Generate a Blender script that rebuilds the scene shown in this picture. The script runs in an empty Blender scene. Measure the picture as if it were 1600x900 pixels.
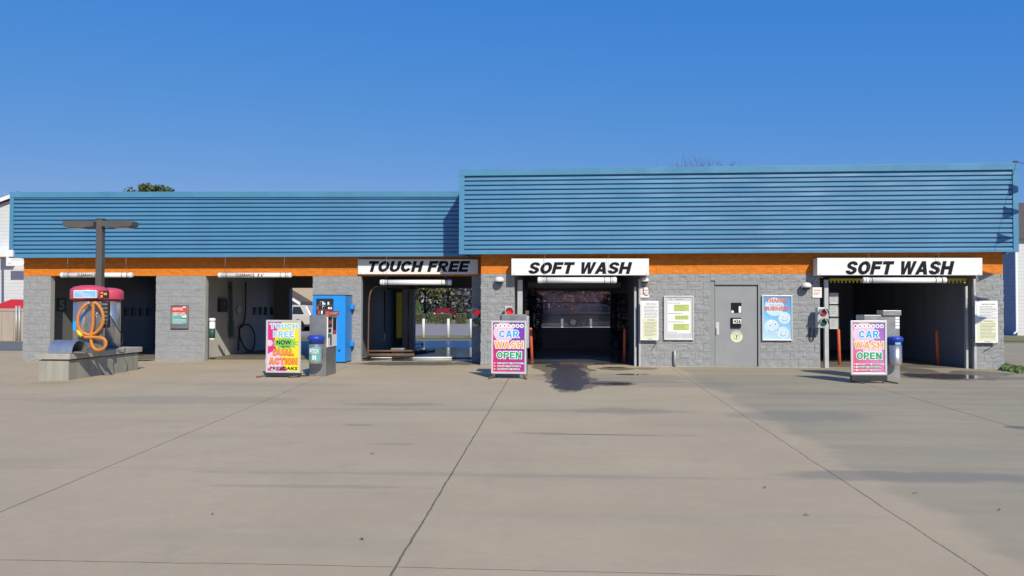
import bpy, bmesh, math, random
from mathutils import Vector, Matrix, noise
R = math.radians
random.seed(7)
SC = bpy.context.scene
COL = SC.collection
# ------------------------------------------------------------------ camera
FPX = 1244.4; H = 1.58
TH = math.atan(81 / FPX); PH = math.atan(28.2 / FPX); RO = 0.0028
F = Vector((-math.sin(TH) * math.cos(PH), math.cos(TH) * math.cos(PH), math.sin(PH)))
R0 = Vector((math.cos(TH), math.sin(TH), 0)); U0 = R0.cross(F)
RV = R0 * math.cos(RO) + U0 * math.sin(RO); UV = U0 * math.cos(RO) - R0 * math.sin(RO)
CAM = Vector((0, 0, H))
cd = bpy.data.cameras.new('camera'); cam = bpy.data.objects.new('camera', cd); COL.objects.link(cam)
cd.sensor_width = 36; cd.lens = 36 * FPX / 1600; cd.clip_end = 3000; cd.clip_start = 0.05
m = Matrix((RV, UV, -F)).transposed().to_4x4(); m.translation = CAM; cam.matrix_world = m
SC.camera = cam
def ray(px, py): return F + RV * ((px - 800) / FPX) - UV * ((py - 450) / FPX)
def W(px, py, Y):                       # point of a wall plane at distance Y
    d = ray(px, py); return CAM + d * (Y / d.y)
def X(px, Y, py=478): return W(px, py, Y).x
def Z(px, py, Y): return W(px, py, Y).z
def gz(x): return -0.0068 * max(0.0, min(-x - 1.5, 40))   # the lot drains gently to the left
def G(px, py):
    d = ray(px, py); z = 0
    for _ in range(6):
        p = CAM + d * ((z - H) / d.z); z = gz(p.x)
    return p
YR = G(1150, 573.6).y; YL = YR + 1.5; YB = YR + 8.7; QF = 0.38
# ------------------------------------------------------------------ materials
def newmat(name):
    m = bpy.data.materials.new(name); m.use_nodes = True
    nt = m.node_tree; b = nt.nodes['Principled BSDF']; return m, nt, b
def N(nt, t, **kw):
    n = nt.nodes.new(t)
    for k, v in kw.items(): setattr(n, k, v)
    return n
def mat(name, col, rough=0.6, metal=0.0, var=0.0, vscale=3.0, bump=0.0, bscale=60.0, emit=None, estr=0, spec=None, streak=False, dirt=None):
    m, nt, b = newmat(name)
    b.inputs['Base Color'].default_value = (*col, 1); b.inputs['Roughness'].default_value = rough; b.inputs['Metallic'].default_value = metal
    if spec is not None: b.inputs['Specular IOR Level'].default_value = spec
    tc = N(nt, 'ShaderNodeTexCoord')
    if var:
        mp = N(nt, 'ShaderNodeMapping'); nt.links.new(tc.outputs['Object'], mp.inputs[0])
        if streak: mp.inputs['Scale'].default_value = (1, 1, 0.12)
        n = N(nt, 'ShaderNodeTexNoise'); n.inputs['Scale'].default_value = vscale; n.inputs['Detail'].default_value = 6; n.inputs['Roughness'].default_value = 0.65
        nt.links.new(mp.outputs[0], n.inputs['Vector'])
        r = N(nt, 'ShaderNodeValToRGB'); r.color_ramp.elements[0].position = 0.3; r.color_ramp.elements[1].position = 0.72
        d = dirt or tuple(c * (1 - var) for c in col)
        r.color_ramp.elements[0].color = (*d, 1); r.color_ramp.elements[1].color = (*[min(1, c * (1 + var * 0.35)) for c in col], 1)
        nt.links.new(n.outputs['Fac'], r.inputs[0]); nt.links.new(r.outputs[0], b.inputs['Base Color'])
        rr = N(nt, 'ShaderNodeMapRange'); rr.inputs['To Min'].default_value = max(0.02, rough - 0.12); rr.inputs['To Max'].default_value = min(1, rough + 0.12)
        nt.links.new(n.outputs['Fac'], rr.inputs[0]); nt.links.new(rr.outputs[0], b.inputs['Roughness'])
    if bump:
        n2 = N(nt, 'ShaderNodeTexNoise'); n2.inputs['Scale'].default_value = bscale; n2.inputs['Detail'].default_value = 5
        nt.links.new(tc.outputs['Object'], n2.inputs['Vector'])
        bp = N(nt, 'ShaderNodeBump'); bp.inputs['Strength'].default_value = bump; bp.inputs['Distance'].default_value = 0.02
        nt.links.new(n2.outputs['Fac'], bp.inputs['Height']); nt.links.new(bp.outputs[0], b.inputs['Normal'])
    if emit:
        b.inputs['Emission Color'].default_value = (*emit, 1); b.inputs['Emission Strength'].default_value = estr
    return m
M = {}
M['block'] = mat('grey_split_block', (0.305, 0.315, 0.325), 0.85, var=0.14, vscale=5, bump=0.8, bscale=26)
M['block_smooth'] = mat('grey_smooth_block', (0.43, 0.44, 0.43), 0.8, var=0.15, vscale=3, bump=0.15, bscale=90)
M['orange'] = mat('orange_split_block', (0.68, 0.195, 0.010), 0.75, var=0.16, vscale=4, bump=0.5, bscale=38)
M['red'] = mat('rust_red_block', (0.58, 0.155, 0.06), 0.75, var=0.15, vscale=4, bump=0.4, bscale=38)
M['fascia'] = mat('blue_metal_siding', (0.080, 0.250, 0.430), 0.38, var=0.12, vscale=0.7, streak=True, bump=0.06, bscale=6)
M['fascia_trim'] = mat('blue_metal_trim', (0.080, 0.255, 0.42), 0.32, var=0.15, vscale=1.2)
M['soffit'] = mat('soffit', (0.20, 0.21, 0.24), 0.7, var=0.2)
M['roof'] = mat('roof_membrane', (0.3, 0.3, 0.3), 0.9, var=0.2)
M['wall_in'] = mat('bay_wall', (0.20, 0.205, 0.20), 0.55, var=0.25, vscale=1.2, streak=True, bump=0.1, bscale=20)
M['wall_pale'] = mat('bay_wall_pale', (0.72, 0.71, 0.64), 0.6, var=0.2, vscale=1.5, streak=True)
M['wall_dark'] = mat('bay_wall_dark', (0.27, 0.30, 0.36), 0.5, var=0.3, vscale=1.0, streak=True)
M['white'] = mat('white_enamel', (0.80, 0.81, 0.80), 0.4, var=0.06, vscale=3)
M['pvc'] = mat('white_pvc', (0.85, 0.85, 0.83), 0.35, var=0.05)
M['black'] = mat('black_vinyl', (0.010, 0.010, 0.016), 0.6, spec=0.15)
M['dark'] = mat('dark_steel', (0.03, 0.032, 0.035), 0.5, var=0.2)
M['rubber'] = mat('rubber', (0.02, 0.02, 0.02), 0.8)
M['steel'] = mat('brushed_steel', (0.56, 0.56, 0.54), 0.33, metal=0.8, var=0.12, vscale=5, bump=0.05, bscale=120)
M['steel_dull'] = mat('dull_steel', (0.33, 0.34, 0.35), 0.45, metal=0.7, var=0.25, vscale=4)
M['galv'] = mat('galvanised_frame', (0.50, 0.52, 0.53), 0.5, metal=0.3, var=0.15, vscale=6)
M['alu'] = mat('aluminium_frame', (0.70, 0.70, 0.70), 0.35, metal=0.35, var=0.08, vscale=6)
M['door'] = mat('grey_door_paint', (0.275, 0.29, 0.30), 0.45, var=0.07, vscale=2)
M['doorframe'] = mat('grey_frame_paint', (0.26, 0.275, 0.285), 0.5, var=0.07, vscale=2)
M['bronze'] = mat('bronze_pole_paint', (0.10, 0.095, 0.088), 0.5, var=0.2, vscale=4)
M['conc'] = mat('precast_concrete', (0.36, 0.35, 0.30), 0.9, var=0.35, vscale=2.5, bump=0.4, bscale=60, streak=True)
M['conc_slab'] = mat('concrete_slab', (0.42, 0.405, 0.35), 0.9, var=0.25, vscale=4, bump=0.4, bscale=60)
M['pink'] = mat('faded_red_dome', (0.62, 0.075, 0.13), 0.38, var=0.15, vscale=4)
M['hose_o'] = mat('orange_hose', (0.66, 0.24, 0.04), 0.5, var=0.18, vscale=20, bump=0.3, bscale=80)
M['yellow'] = mat('yellow_plastic', (0.75, 0.60, 0.05), 0.5, var=0.15)
M['yellow_dim'] = mat('yellow_stripe', (0.62, 0.60, 0.08), 0.6, var=0.2)
M['blue_v'] = mat('bright_blue_paint', (0.014, 0.275, 0.80), 0.35, var=0.06, vscale=2)
M['blue_lid'] = mat('blue_plastic', (0.02, 0.06, 0.42), 0.4, var=0.15)
M['teal'] = mat('teal_print', (0.15, 0.42, 0.40), 0.5, var=0.2, vscale=30)
M['teal_dk'] = mat('dark_green_print', (0.02, 0.10, 0.07), 0.5, var=0.3, vscale=30)
M['red_print'] = mat('red_print', (0.60, 0.09, 0.05), 0.5, var=0.2, vscale=20)
M['boll'] = mat('red_orange_bollard', (0.72, 0.13, 0.06), 0.55, var=0.15, vscale=8)
M['boll_w'] = mat('white_bollard', (0.82, 0.82, 0.80), 0.5, var=0.06)
M['copper'] = mat('rusty_pipe', (0.24, 0.15, 0.11), 0.4, metal=0.5, var=0.3, vscale=10)
M['brown'] = mat('rust_brown', (0.17, 0.10, 0.065), 0.8, var=0.35, vscale=9)
M['glassdark'] = mat('dark_glass', (0.02, 0.025, 0.03), 0.08)
M['lampglass'] = mat('frosted_glass', (0.75, 0.76, 0.74), 0.25)
M['redlens_on'] = mat('red_lens_lit', (0.75, 0.02, 0.03), 0.2, emit=(1, 0.02, 0.03), estr=0.3)
M['redlens'] = mat('red_lens', (0.35, 0.03, 0.04), 0.15)
M['greenlens'] = mat('green_lens', (0.02, 0.09, 0.08), 0.15)
M['paper'] = mat('white_print', (0.80, 0.81, 0.80), 0.5)
M['cream'] = mat('cream_print', (0.70, 0.72, 0.50), 0.5)
M['grey_ink'] = mat('grey_ink', (0.16, 0.17, 0.18), 0.6)
M['lime'] = mat('lime_print', (0.50, 0.62, 0.16), 0.5)
M['silver_print'] = mat('silver_print', (0.55, 0.55, 0.57), 0.4)
M['siding'] = None
M['sky_print'] = None
# posters
M['mag'] = mat('magenta_print', (0.62, 0.03, 0.22), 0.4)
M['yel'] = mat('yellow_print', (0.80, 0.70, 0.02), 0.4)
M['green_star'] = mat('green_print', (0.22, 0.55, 0.10), 0.4)
M['ltblue'] = mat('light_blue_print', (0.22, 0.52, 0.82), 0.4)
M['blue_ink'] = mat('blue_ink', (0.02, 0.38, 0.85), 0.4)
M['orange_ink'] = mat('orange_ink', (0.85, 0.30, 0.06), 0.4)
M['tan_ink'] = mat('tan_orange_ink', (0.78, 0.37, 0.10), 0.4)
M['green_ink'] = mat('green_ink', (0.0, 0.36, 0.16), 0.4)
M['pale_pink'] = mat('pale_pink_print', (0.75, 0.52, 0.66), 0.4)
M['palebubble'] = mat('pale_bubble_print', (0.55, 0.72, 0.88), 0.4)
M['coral'] = mat('coral_ink', (0.80, 0.20, 0.10), 0.4)
def gradmat(name, stops, axis=(1, 0), lo=(0, 0), hi=(1, 1)):
    """diagonal printed gradient in object space (X,Z)"""
    m, nt, b = newmat(name); b.inputs['Roughness'].default_value = 0.4
    tc = N(nt, 'ShaderNodeTexCoord'); mp = N(nt, 'ShaderNodeSeparateXYZ'); nt.links.new(tc.outputs['Generated'], mp.inputs[0])
    a = N(nt, 'ShaderNodeMath', operation='MULTIPLY'); a.inputs[1].default_value = axis[0]; nt.links.new(mp.outputs['X'], a.inputs[0])
    c = N(nt, 'ShaderNodeMath', operation='MULTIPLY_ADD'); c.inputs[1].default_value = axis[1]; nt.links.new(mp.outputs['Z'], c.inputs[0]); nt.links.new(a.outputs[0], c.inputs[2])
    r = N(nt, 'ShaderNodeValToRGB'); e = r.color_ramp.elements
    e[0].position, e[0].color = stops[0][0], (*stops[0][1], 1); e[1].position, e[1].color = stops[-1][0], (*stops[-1][1], 1)
    for p, cc in stops[1:-1]:
        q = e.new(p); q.color = (*cc, 1)
    nt.links.new(c.outputs[0], r.inputs[0]); nt.links.new(r.outputs[0], b.inputs['Base Color']); return m
M['wash_bg'] = gradmat('car_wash_poster', [(0, (0.62, 0.02, 0.13)), (0.5, (0.36, 0.03, 0.28)), (1, (0.10, 0.06, 0.50))], (0.45, 0.55))
M['wash_bg2'] = gradmat('faded_car_wash_poster', [(0, (0.66, 0.04, 0.14)), (0.45, (0.62, 0.20, 0.42)), (1, (0.22, 0.12, 0.55))], (0.45, 0.55))
M['thanks_bg'] = gradmat('thanks_poster', [(0, (0.50, 0.72, 0.86)), (0.55, (0.16, 0.45, 0.76)), (1, (0.06, 0.28, 0.66))], (0.15, 0.85))
def siding(name, col, pitch=0.2, dark=0.6):
    m, nt, b = newmat(name); b.inputs['Roughness'].default_value = 0.6
    tc = N(nt, 'ShaderNodeTexCoord'); s = N(nt, 'ShaderNodeSeparateXYZ'); nt.links.new(tc.outputs['Object'], s.inputs[0])
    mu = N(nt, 'ShaderNodeMath', operation='MULTIPLY'); mu.inputs[1].default_value = 1 / pitch; nt.links.new(s.outputs['Z'], mu.inputs[0])
    fr = N(nt, 'ShaderNodeMath', operation='FRACT'); nt.links.new(mu.outputs[0], fr.inputs[0])
    r = N(nt, 'ShaderNodeValToRGB'); r.color_ramp.interpolation = 'LINEAR'
    r.color_ramp.elements[0].position = 0.04; r.color_ramp.elements[0].color = (*[c * dark for c in col], 1)
    r.color_ramp.elements[1].position = 0.12; r.color_ramp.elements[1].color = (*col, 1)
    nt.links.new(fr.outputs[0], r.inputs[0])
    n = N(nt, 'ShaderNodeTexNoise'); n.inputs['Scale'].default_value = 1.5; nt.links.new(tc.outputs['Object'], n.inputs['Vector'])
    mx = N(nt, 'ShaderNodeMixRGB', blend_type='MULTIPLY'); mx.inputs[0].default_value = 0.15
    nt.links.new(r.outputs[0], mx.inputs[1]); nt.links.new(n.outputs['Color'], mx.inputs[2]); nt.links.new(mx.outputs[0], b.inputs['Base Color'])
    bp = N(nt, 'ShaderNodeBump'); bp.inputs['Distance'].default_value = 0.02; bp.inputs['Strength'].default_value = 0.6
    nt.links.new(fr.outputs[0], bp.inputs['Height']); nt.links.new(bp.outputs[0], b.inputs['Normal']); return m
M['siding'] = siding('white_siding', (0.68, 0.70, 0.72))
M['siding_blue_and_shade'] = siding('grey_blue_and_shaded_siding', (0.30, 0.36, 0.46))  # blue grey paint of the far house, and painted shade on the right house
M['shingle'] = mat('roof_shingles', (0.12, 0.10, 0.09), 0.9, var=0.4, vscale=5)
M['beige'] = mat('beige_brick', (0.50, 0.42, 0.31), 0.9, var=0.3, vscale=9)
M['tan_fence'] = mat('tan_fence', (0.46, 0.38, 0.31), 0.85, var=0.2, vscale=3, streak=True)
M['red_roof'] = mat('red_metal_roof', (0.60, 0.03, 0.05), 0.5, var=0.1)
M['bark'] = mat('bark', (0.10, 0.075, 0.06), 0.95, var=0.4, vscale=10)
M['twig'] = mat('twigs', (0.10, 0.07, 0.08), 0.95)
# foliage with varied clumps
def leafmat(name, c1, c2):
    m, nt, b = newmat(name); b.inputs['Roughness'].default_value = 0.7
    g = N(nt, 'ShaderNodeNewGeometry'); r = N(nt, 'ShaderNodeValToRGB')
    r.color_ramp.elements[0].color = (*c1, 1); r.color_ramp.elements[1].color = (*c2, 1)
    nt.links.new(g.outputs['Random Per Island'], r.inputs[0]); nt.links.new(r.outputs[0], b.inputs['Base Color']); return m
M['spruce'] = leafmat('spruce_needles', (0.03, 0.05, 0.04), (0.105, 0.13, 0.12))
M['leaf'] = leafmat('leaves', (0.03, 0.06, 0.02), (0.12, 0.16, 0.05))
M['leaf_olive'] = leafmat('olive_leaves', (0.07, 0.08, 0.03), (0.22, 0.2, 0.09))
M['leaf_brown'] = leafmat('autumn_leaves', (0.10, 0.05, 0.03), (0.34, 0.17, 0.09))
M['leaf_bright'] = leafmat('arborvitae', (0.05, 0.10, 0.03), (0.12, 0.2, 0.06))
M['hedge'] = leafmat('hedge_leaves', (0.05, 0.06, 0.025), (0.15, 0.15, 0.07))
M['grass'] = mat('grass', (0.16, 0.17, 0.06), 0.95, var=0.5, vscale=2, bump=0.5, bscale=30, dirt=(0.22, 0.18, 0.10))
M['asphalt'] = mat('asphalt', (0.17, 0.165, 0.16), 0.9, var=0.3, vscale=1.2, bump=0.3, bscale=80)
M['road'] = mat('pale_road', (0.29, 0.27, 0.25), 0.9, var=0.15, vscale=0.6, bump=0.2, bscale=80)
# wet concrete and puddle
M['wet'] = mat('wet_concrete', (0.125, 0.105, 0.08), 0.3, var=0.45, vscale=1.6, bump=0.05, bscale=20)
M['wet_floor'] = mat('wet_bay_floor', (0.15, 0.17, 0.21), 0.14, var=0.5, vscale=0.8, bump=0.03, bscale=5)
M['damp_floor'] = mat('damp_bay_floor', (0.24, 0.21, 0.17), 0.55, var=0.35, vscale=1.0, bump=0.1, bscale=30)
M['puddle'] = mat('puddle', (0.025, 0.025, 0.028), 0.03, spec=0.8)
# door glass
m, nt, b = newmat('door_glass'); nt.nodes.remove(b); out = nt.nodes['Material Output']
t = N(nt, 'ShaderNodeBsdfTransparent'); t.inputs[0].default_value = (0.50, 0.50, 0.56, 1)
g = N(nt, 'ShaderNodeBsdfGlossy'); g.inputs['Roughness'].default_value = 0.08; g.inputs[0].default_value = (0.8, 0.85, 0.95, 1)
mx = N(nt, 'ShaderNodeMixShader'); mx.inputs[0].default_value = 0.06
nt.links.new(t.outputs[0], mx.inputs[1]); nt.links.new(g.outputs[0], mx.inputs[2]); nt.links.new(mx.outputs[0], out.inputs[0]); M['glass'] = m

# ground concrete: slabs with joints, soft stains, tyre marks
def ground_mat():
    m, nt, b = newmat('concrete_lot'); L = nt.links.new
    tc = N(nt, 'ShaderNodeTexCoord'); sep = N(nt, 'ShaderNodeSeparateXYZ'); L(tc.outputs['Object'], sep.inputs[0])
    def math_(op, a, b_=None, c=None):
        n = N(nt, 'ShaderNodeMath', operation=op)
        for i, v in enumerate((a, b_, c)):
            if v is None: continue
            if isinstance(v, (int, float)): n.inputs[i].default_value = v
            else: L(v, n.inputs[i])
        return n.outputs[0]
    def noise_(scale, detail=5, rough=0.6, sc=(1, 1, 1), off=(0, 0, 0)):
        mp = N(nt, 'ShaderNodeMapping'); mp.inputs['Scale'].default_value = sc; mp.inputs['Location'].default_value = off; L(tc.outputs['Object'], mp.inputs[0])
        n = N(nt, 'ShaderNodeTexNoise'); n.inputs['Scale'].default_value = scale; n.inputs['Detail'].default_value = detail; n.inputs['Roughness'].default_value = rough
        L(mp.outputs[0], n.inputs['Vector']); return n.outputs['Fac']
    def rng(v, a, b_, c=0.0, d=1.0):
        n = N(nt, 'ShaderNodeMapRange'); n.interpolation_type = 'SMOOTHSTEP'
        for i, q in enumerate((a, b_, c, d)): n.inputs[1 + i].default_value = q
        L(v, n.inputs[0]); return n.outputs[0]
    def mix(f, c1, c2, mode='MIX'):
        n = N(nt, 'ShaderNodeMixRGB', blend_type=mode)
        for i, v in enumerate((f, c1, c2)):
            if isinstance(v, (int, float)): n.inputs[i].default_value = v
            elif isinstance(v, tuple): n.inputs[i].default_value = (*v, 1)
            else: L(v, n.inputs[i])
        return n.outputs[0]
    x, y = sep.outputs['X'], sep.outputs['Y']
    big = noise_(0.35, 6, 0.6); mid = noise_(1.7, 6, 0.65); fine = noise_(60, 3, 0.7); streak = noise_(0.8, 5, 0.6, (0.35, 1.6, 1)); pits = noise_(14, 4, 0.75)
    col = mix(rng(big, 0.3, 0.7), (0.462, 0.370, 0.232), (0.525, 0.420, 0.266))
    col = mix(math_('MULTIPLY', rng(streak, 0.50, 0.72), 0.22), col, (0.29, 0.262, 0.215))
    col = mix(math_('MULTIPLY', rng(mid, 0.56, 0.74), 0.20), col, (0.25, 0.23, 0.195))
    # the older, greyer slab beyond the ragged joint on the right
    wob = noise_(0.9, 4, 0.6); xr = math_('MULTIPLY_ADD', math_('SUBTRACT', wob, 0.5), 0.9, x)
    rs = math_('MULTIPLY', rng(xr, 2.75, 3.0), rng(streak, 0.25, 0.6, 0.45, 1.0))
    ry = rng(y, 6, 17, 0.72, 0.95)
    col = mix(math_('MULTIPLY', math_('MULTIPLY', rs, ry), 0.85), col, (0.300, 0.270, 0.188))
    # oily drip patch in front of middle bays
    def blob(cx, cy, rx, ry_, wobk=0.7, sc=1.6):
        n = noise_(sc, 5, 0.65, off=(cx, cy, 0))
        dx = math_('MULTIPLY', math_('SUBTRACT', x, cx), 1 / rx); dy = math_('MULTIPLY', math_('SUBTRACT', y, cy), 1 / ry_)
        d = math_('SQRT', math_('ADD', math_('MULTIPLY', dx, dx), math_('MULTIPLY', dy, dy)))
        d = math_('MULTIPLY_ADD', math_('SUBTRACT', n, 0.5), wobk * 2, d)
        return rng(d, 0.55, 1.05, 1.0, 0.0)
    def at(px, py): p = G(px, py); return p.x, p.y
    for (px, py, rx, ry_, k, c) in [(975, 642, 1.0, 0.45, 0.42, (0.2, 0.18, 0.15)), (925, 679, 1.5, 0.045, 0.75, (0.13, 0.12, 0.11)), (845, 676, 0.5, 0.03, 0.5, (0.16, 0.15, 0.13)),
                                   (620, 632, 1.1, 0.25, 0.4, (0.22, 0.2, 0.17)), (1040, 600, 1.9, 0.8, 0.4, (0.2, 0.19, 0.17)), (1250, 650, 1.2, 0.7, 0.42, (0.19, 0.185, 0.18)),
                                   (1440, 745, 1.5, 0.3, 0.5, (0.17, 0.165, 0.165)), (1290, 616, 1.4, 0.3, 0.3, (0.2, 0.19, 0.17)), (560, 664, 0.25, 0.09, 0.4, (0.2, 0.18, 0.16)), (610, 694, 0.35, 0.09, 0.35, (0.2, 0.18, 0.16)),
                                   (1500, 590, 2.2, 0.7, 0.62, (0.15, 0.14, 0.12)), (1599, 668, 0.3, 0.16, 0.7, (0.1, 0.1, 0.1)), (260, 625, 3.0, 0.7, 0.3, (0.22, 0.21, 0.19)), (490, 760, 1.2, 0.08, 0.3, (0.2, 0.18, 0.16)),
                                   (400, 600, 2.4, 0.5, 0.25, (0.24, 0.22, 0.19)), (760, 742, 3.2, 0.10, 0.28, (0.22, 0.2, 0.18)), (660, 640, 3.4, 0.16, 0.28, (0.22, 0.2, 0.18)), (950, 590, 2.3, 1.5, 0.45, (0.19, 0.175, 0.15)),
                                   (640, 568, 2.1, 0.7, 0.7, (0.17, 0.135, 0.095)), (80, 598, 0.6, 0.4, 0.3, (0.23, 0.19, 0.12))]:
        cx, cy = at(px, py)
        col = mix(math_('MULTIPLY', blob(cx, cy, rx, ry_), k), col, c)
    # wash water: damp halo, wet core
    def field(lst, sc, wob):
        n = noise_(sc, 6, 0.62, (1.0, 0.34, 1), off=(4, 8, 2)); out = None
        for (px, py, rx, ry_) in lst:
            cx, cy = at(px, py); dx = math_('MULTIPLY', math_('SUBTRACT', x, cx), 1 / rx); dy = math_('MULTIPLY', math_('SUBTRACT', y, cy), 1 / ry_)
            d = math_('SQRT', math_('ADD', math_('MULTIPLY', dx, dx), math_('MULTIPLY', dy, dy))); out = d if out is None else math_('MINIMUM', out, d)
        return math_('MULTIPLY_ADD', math_('SUBTRACT', n, 0.5), wob, out)
    fd = field([(885, 580, 0.62, 2.6), (868, 572, 0.65, 1.6), (915, 565, 1.5, 1.5), (895, 596, 0.5, 2.1), (952, 599, 0.55, 0.55), (985, 585, 0.45, 0.22), (965, 576, 0.5, 0.5), (1010, 576, 0.3, 0.4), (835, 567, 0.25, 1.0),
                (1470, 587, 1.0, 1.1), (1530, 583, 0.7, 0.7), (1420, 578, 0.6, 0.8), (655, 568, 1.7, 0.75), (730, 566, 0.4, 0.5)], 3.2, 1.5)
    fc = field([(888, 582, 0.42, 2.4), (890, 597, 0.42, 1.7), (885, 572, 0.55, 0.9), (955, 599.5, 0.42, 0.3), (985, 585, 0.35, 0.12), (1472, 588, 0.85, 0.75), (1505, 588, 0.45, 0.5), (960, 574, 0.35, 0.25)], 3.4, 1.25)
    damp = rng(fd, 0.92, 1.08, 1, 0); wetm = rng(fd, 0.90, 1.0, 1, 0); core = rng(fc, 0.93, 0.99, 1, 0)
    col = mix(math_('MULTIPLY', damp, 0.78), col, (0.135, 0.110, 0.080)); col = mix(math_('MULTIPLY', core, 0.85), col, (0.085, 0.082, 0.084))
    # fine aggregate
    col = mix(rng(fine, 0.3, 0.7, 0.0, 0.13), col, (0.2, 0.18, 0.15))
    mot = noise_(7, 5, 0.7); col = mix(rng(mot, 0.35, 0.7, 0.0, 0.12), col, (0.32, 0.26, 0.175)); mot2 = noise_(0.9, 7, 0.75, off=(20, 5, 0)); col = mix(rng(mot2, 0.52, 0.75, 0.0, 0.22), col, (0.52, 0.43, 0.285))
    col = mix(math_('MULTIPLY', rng(pits, 0.70, 0.76), 0.35), col, (0.12, 0.11, 0.1))
    # joints
    jn = noise_(2.2, 6, 0.7); jn2 = noise_(0.25, 2, 0.5, off=(9, 3, 0)); jw = noise_(5, 4, 0.7, off=(3, 7, 1))
    hgt = None
    def line(v, c, w, amp, k, lo=None, hi=None, ov=None):
        nonlocal col, hgt
        vv = math_('MULTIPLY_ADD', math_('SUBTRACT', jn, 0.5), amp, v)
        d = math_('ABSOLUTE', math_('SUBTRACT', vv, c) if isinstance(c, (int, float)) else math_('SUBTRACT', vv, c))
        ww = math_('MULTIPLY_ADD', jw, w * 1.4, w * 0.25)
        e = N(nt, 'ShaderNodeMapRange'); e.inputs[1].default_value = 0.3; e.inputs[2].default_value = 1.15; e.inputs[3].default_value = 1; e.inputs[4].default_value = 0
        L(math_('DIVIDE', d, ww), e.inputs[0]); f = e.outputs[0]
        if lo is not None: f = math_('MULTIPLY', f, math_('GREATER_THAN', ov, lo))
        if hi is not None: f = math_('MULTIPLY', f, math_('LESS_THAN', ov, hi))
        col = mix(math_('MULTIPLY', f, k), col, (0.055, 0.05, 0.045))
        hgt = f if hgt is None else math_('MAXIMUM', hgt, f)
    def sl(p, q):                       # a straight joint through two points of the photo: x = a + b*y
        (x0, y0), (x1, y1) = at(*p), at(*q); bb = (x1 - x0) / (y1 - y0); return math_('MULTIPLY_ADD', y, bb, x0 - bb * y0)
    line(x, sl((785, 608), (612, 895)), 0.010, 0.04, 0.75, -3, 21, y)
    line(x, sl((505, 588), (0, 800)), 0.014, 0.03, 0.5, -3, 21, y)
    line(x, sl((1052, 577), (1540, 898)), 0.009, 0.06, 0.65, -3, 30, y)
    line(x, sl((1345, 598), (1600, 672)), 0.012, 0.05, 0.8, -3, 20.5, y)
    line(x, sl((230, 625), (0, 660)), 0.008, 0.03, 0.25, -3, 20, y)
    y0 = at(700, 888)[1]; line(y, y0, 0.006, 0.05, 0.85)
    y1 = at(1040, 592)[1]; line(y, y1, 0.018, 0.02, 0.6, 0.0, 2.9, x)
    y2 = at(700, 736)[1]; line(y, y2, 0.010, 0.02, 0.16, -1.1, None, math_('MULTIPLY', x, -1))
    y3 = at(1500, 765)[1]
    L(col, b.inputs['Base Color'])
    ro = math_('SUBTRACT', math_('MULTIPLY_ADD', wetm, -0.42, 0.9), math_('MULTIPLY', core, 0.36)); L(math_('MAXIMUM', ro, 0.05), b.inputs['Roughness'])
    L(math_('MULTIPLY_ADD', core, 0.35, 0.3), b.inputs['Specular IOR Level'])
    hh = math_('SUBTRACT', math_('MULTIPLY_ADD', fine, 0.10, math_('MULTIPLY', mid, 0.15)), hgt)
    bp = N(nt, 'ShaderNodeBump'); bp.inputs['Distance'].default_value = 0.012; L(math_('MULTIPLY_ADD', core, -0.33, 0.35), bp.inputs['Strength'])
    L(hh, bp.inputs['Height']); L(bp.outputs[0], b.inputs['Normal']); return m
M['lot'] = ground_mat()

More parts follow.
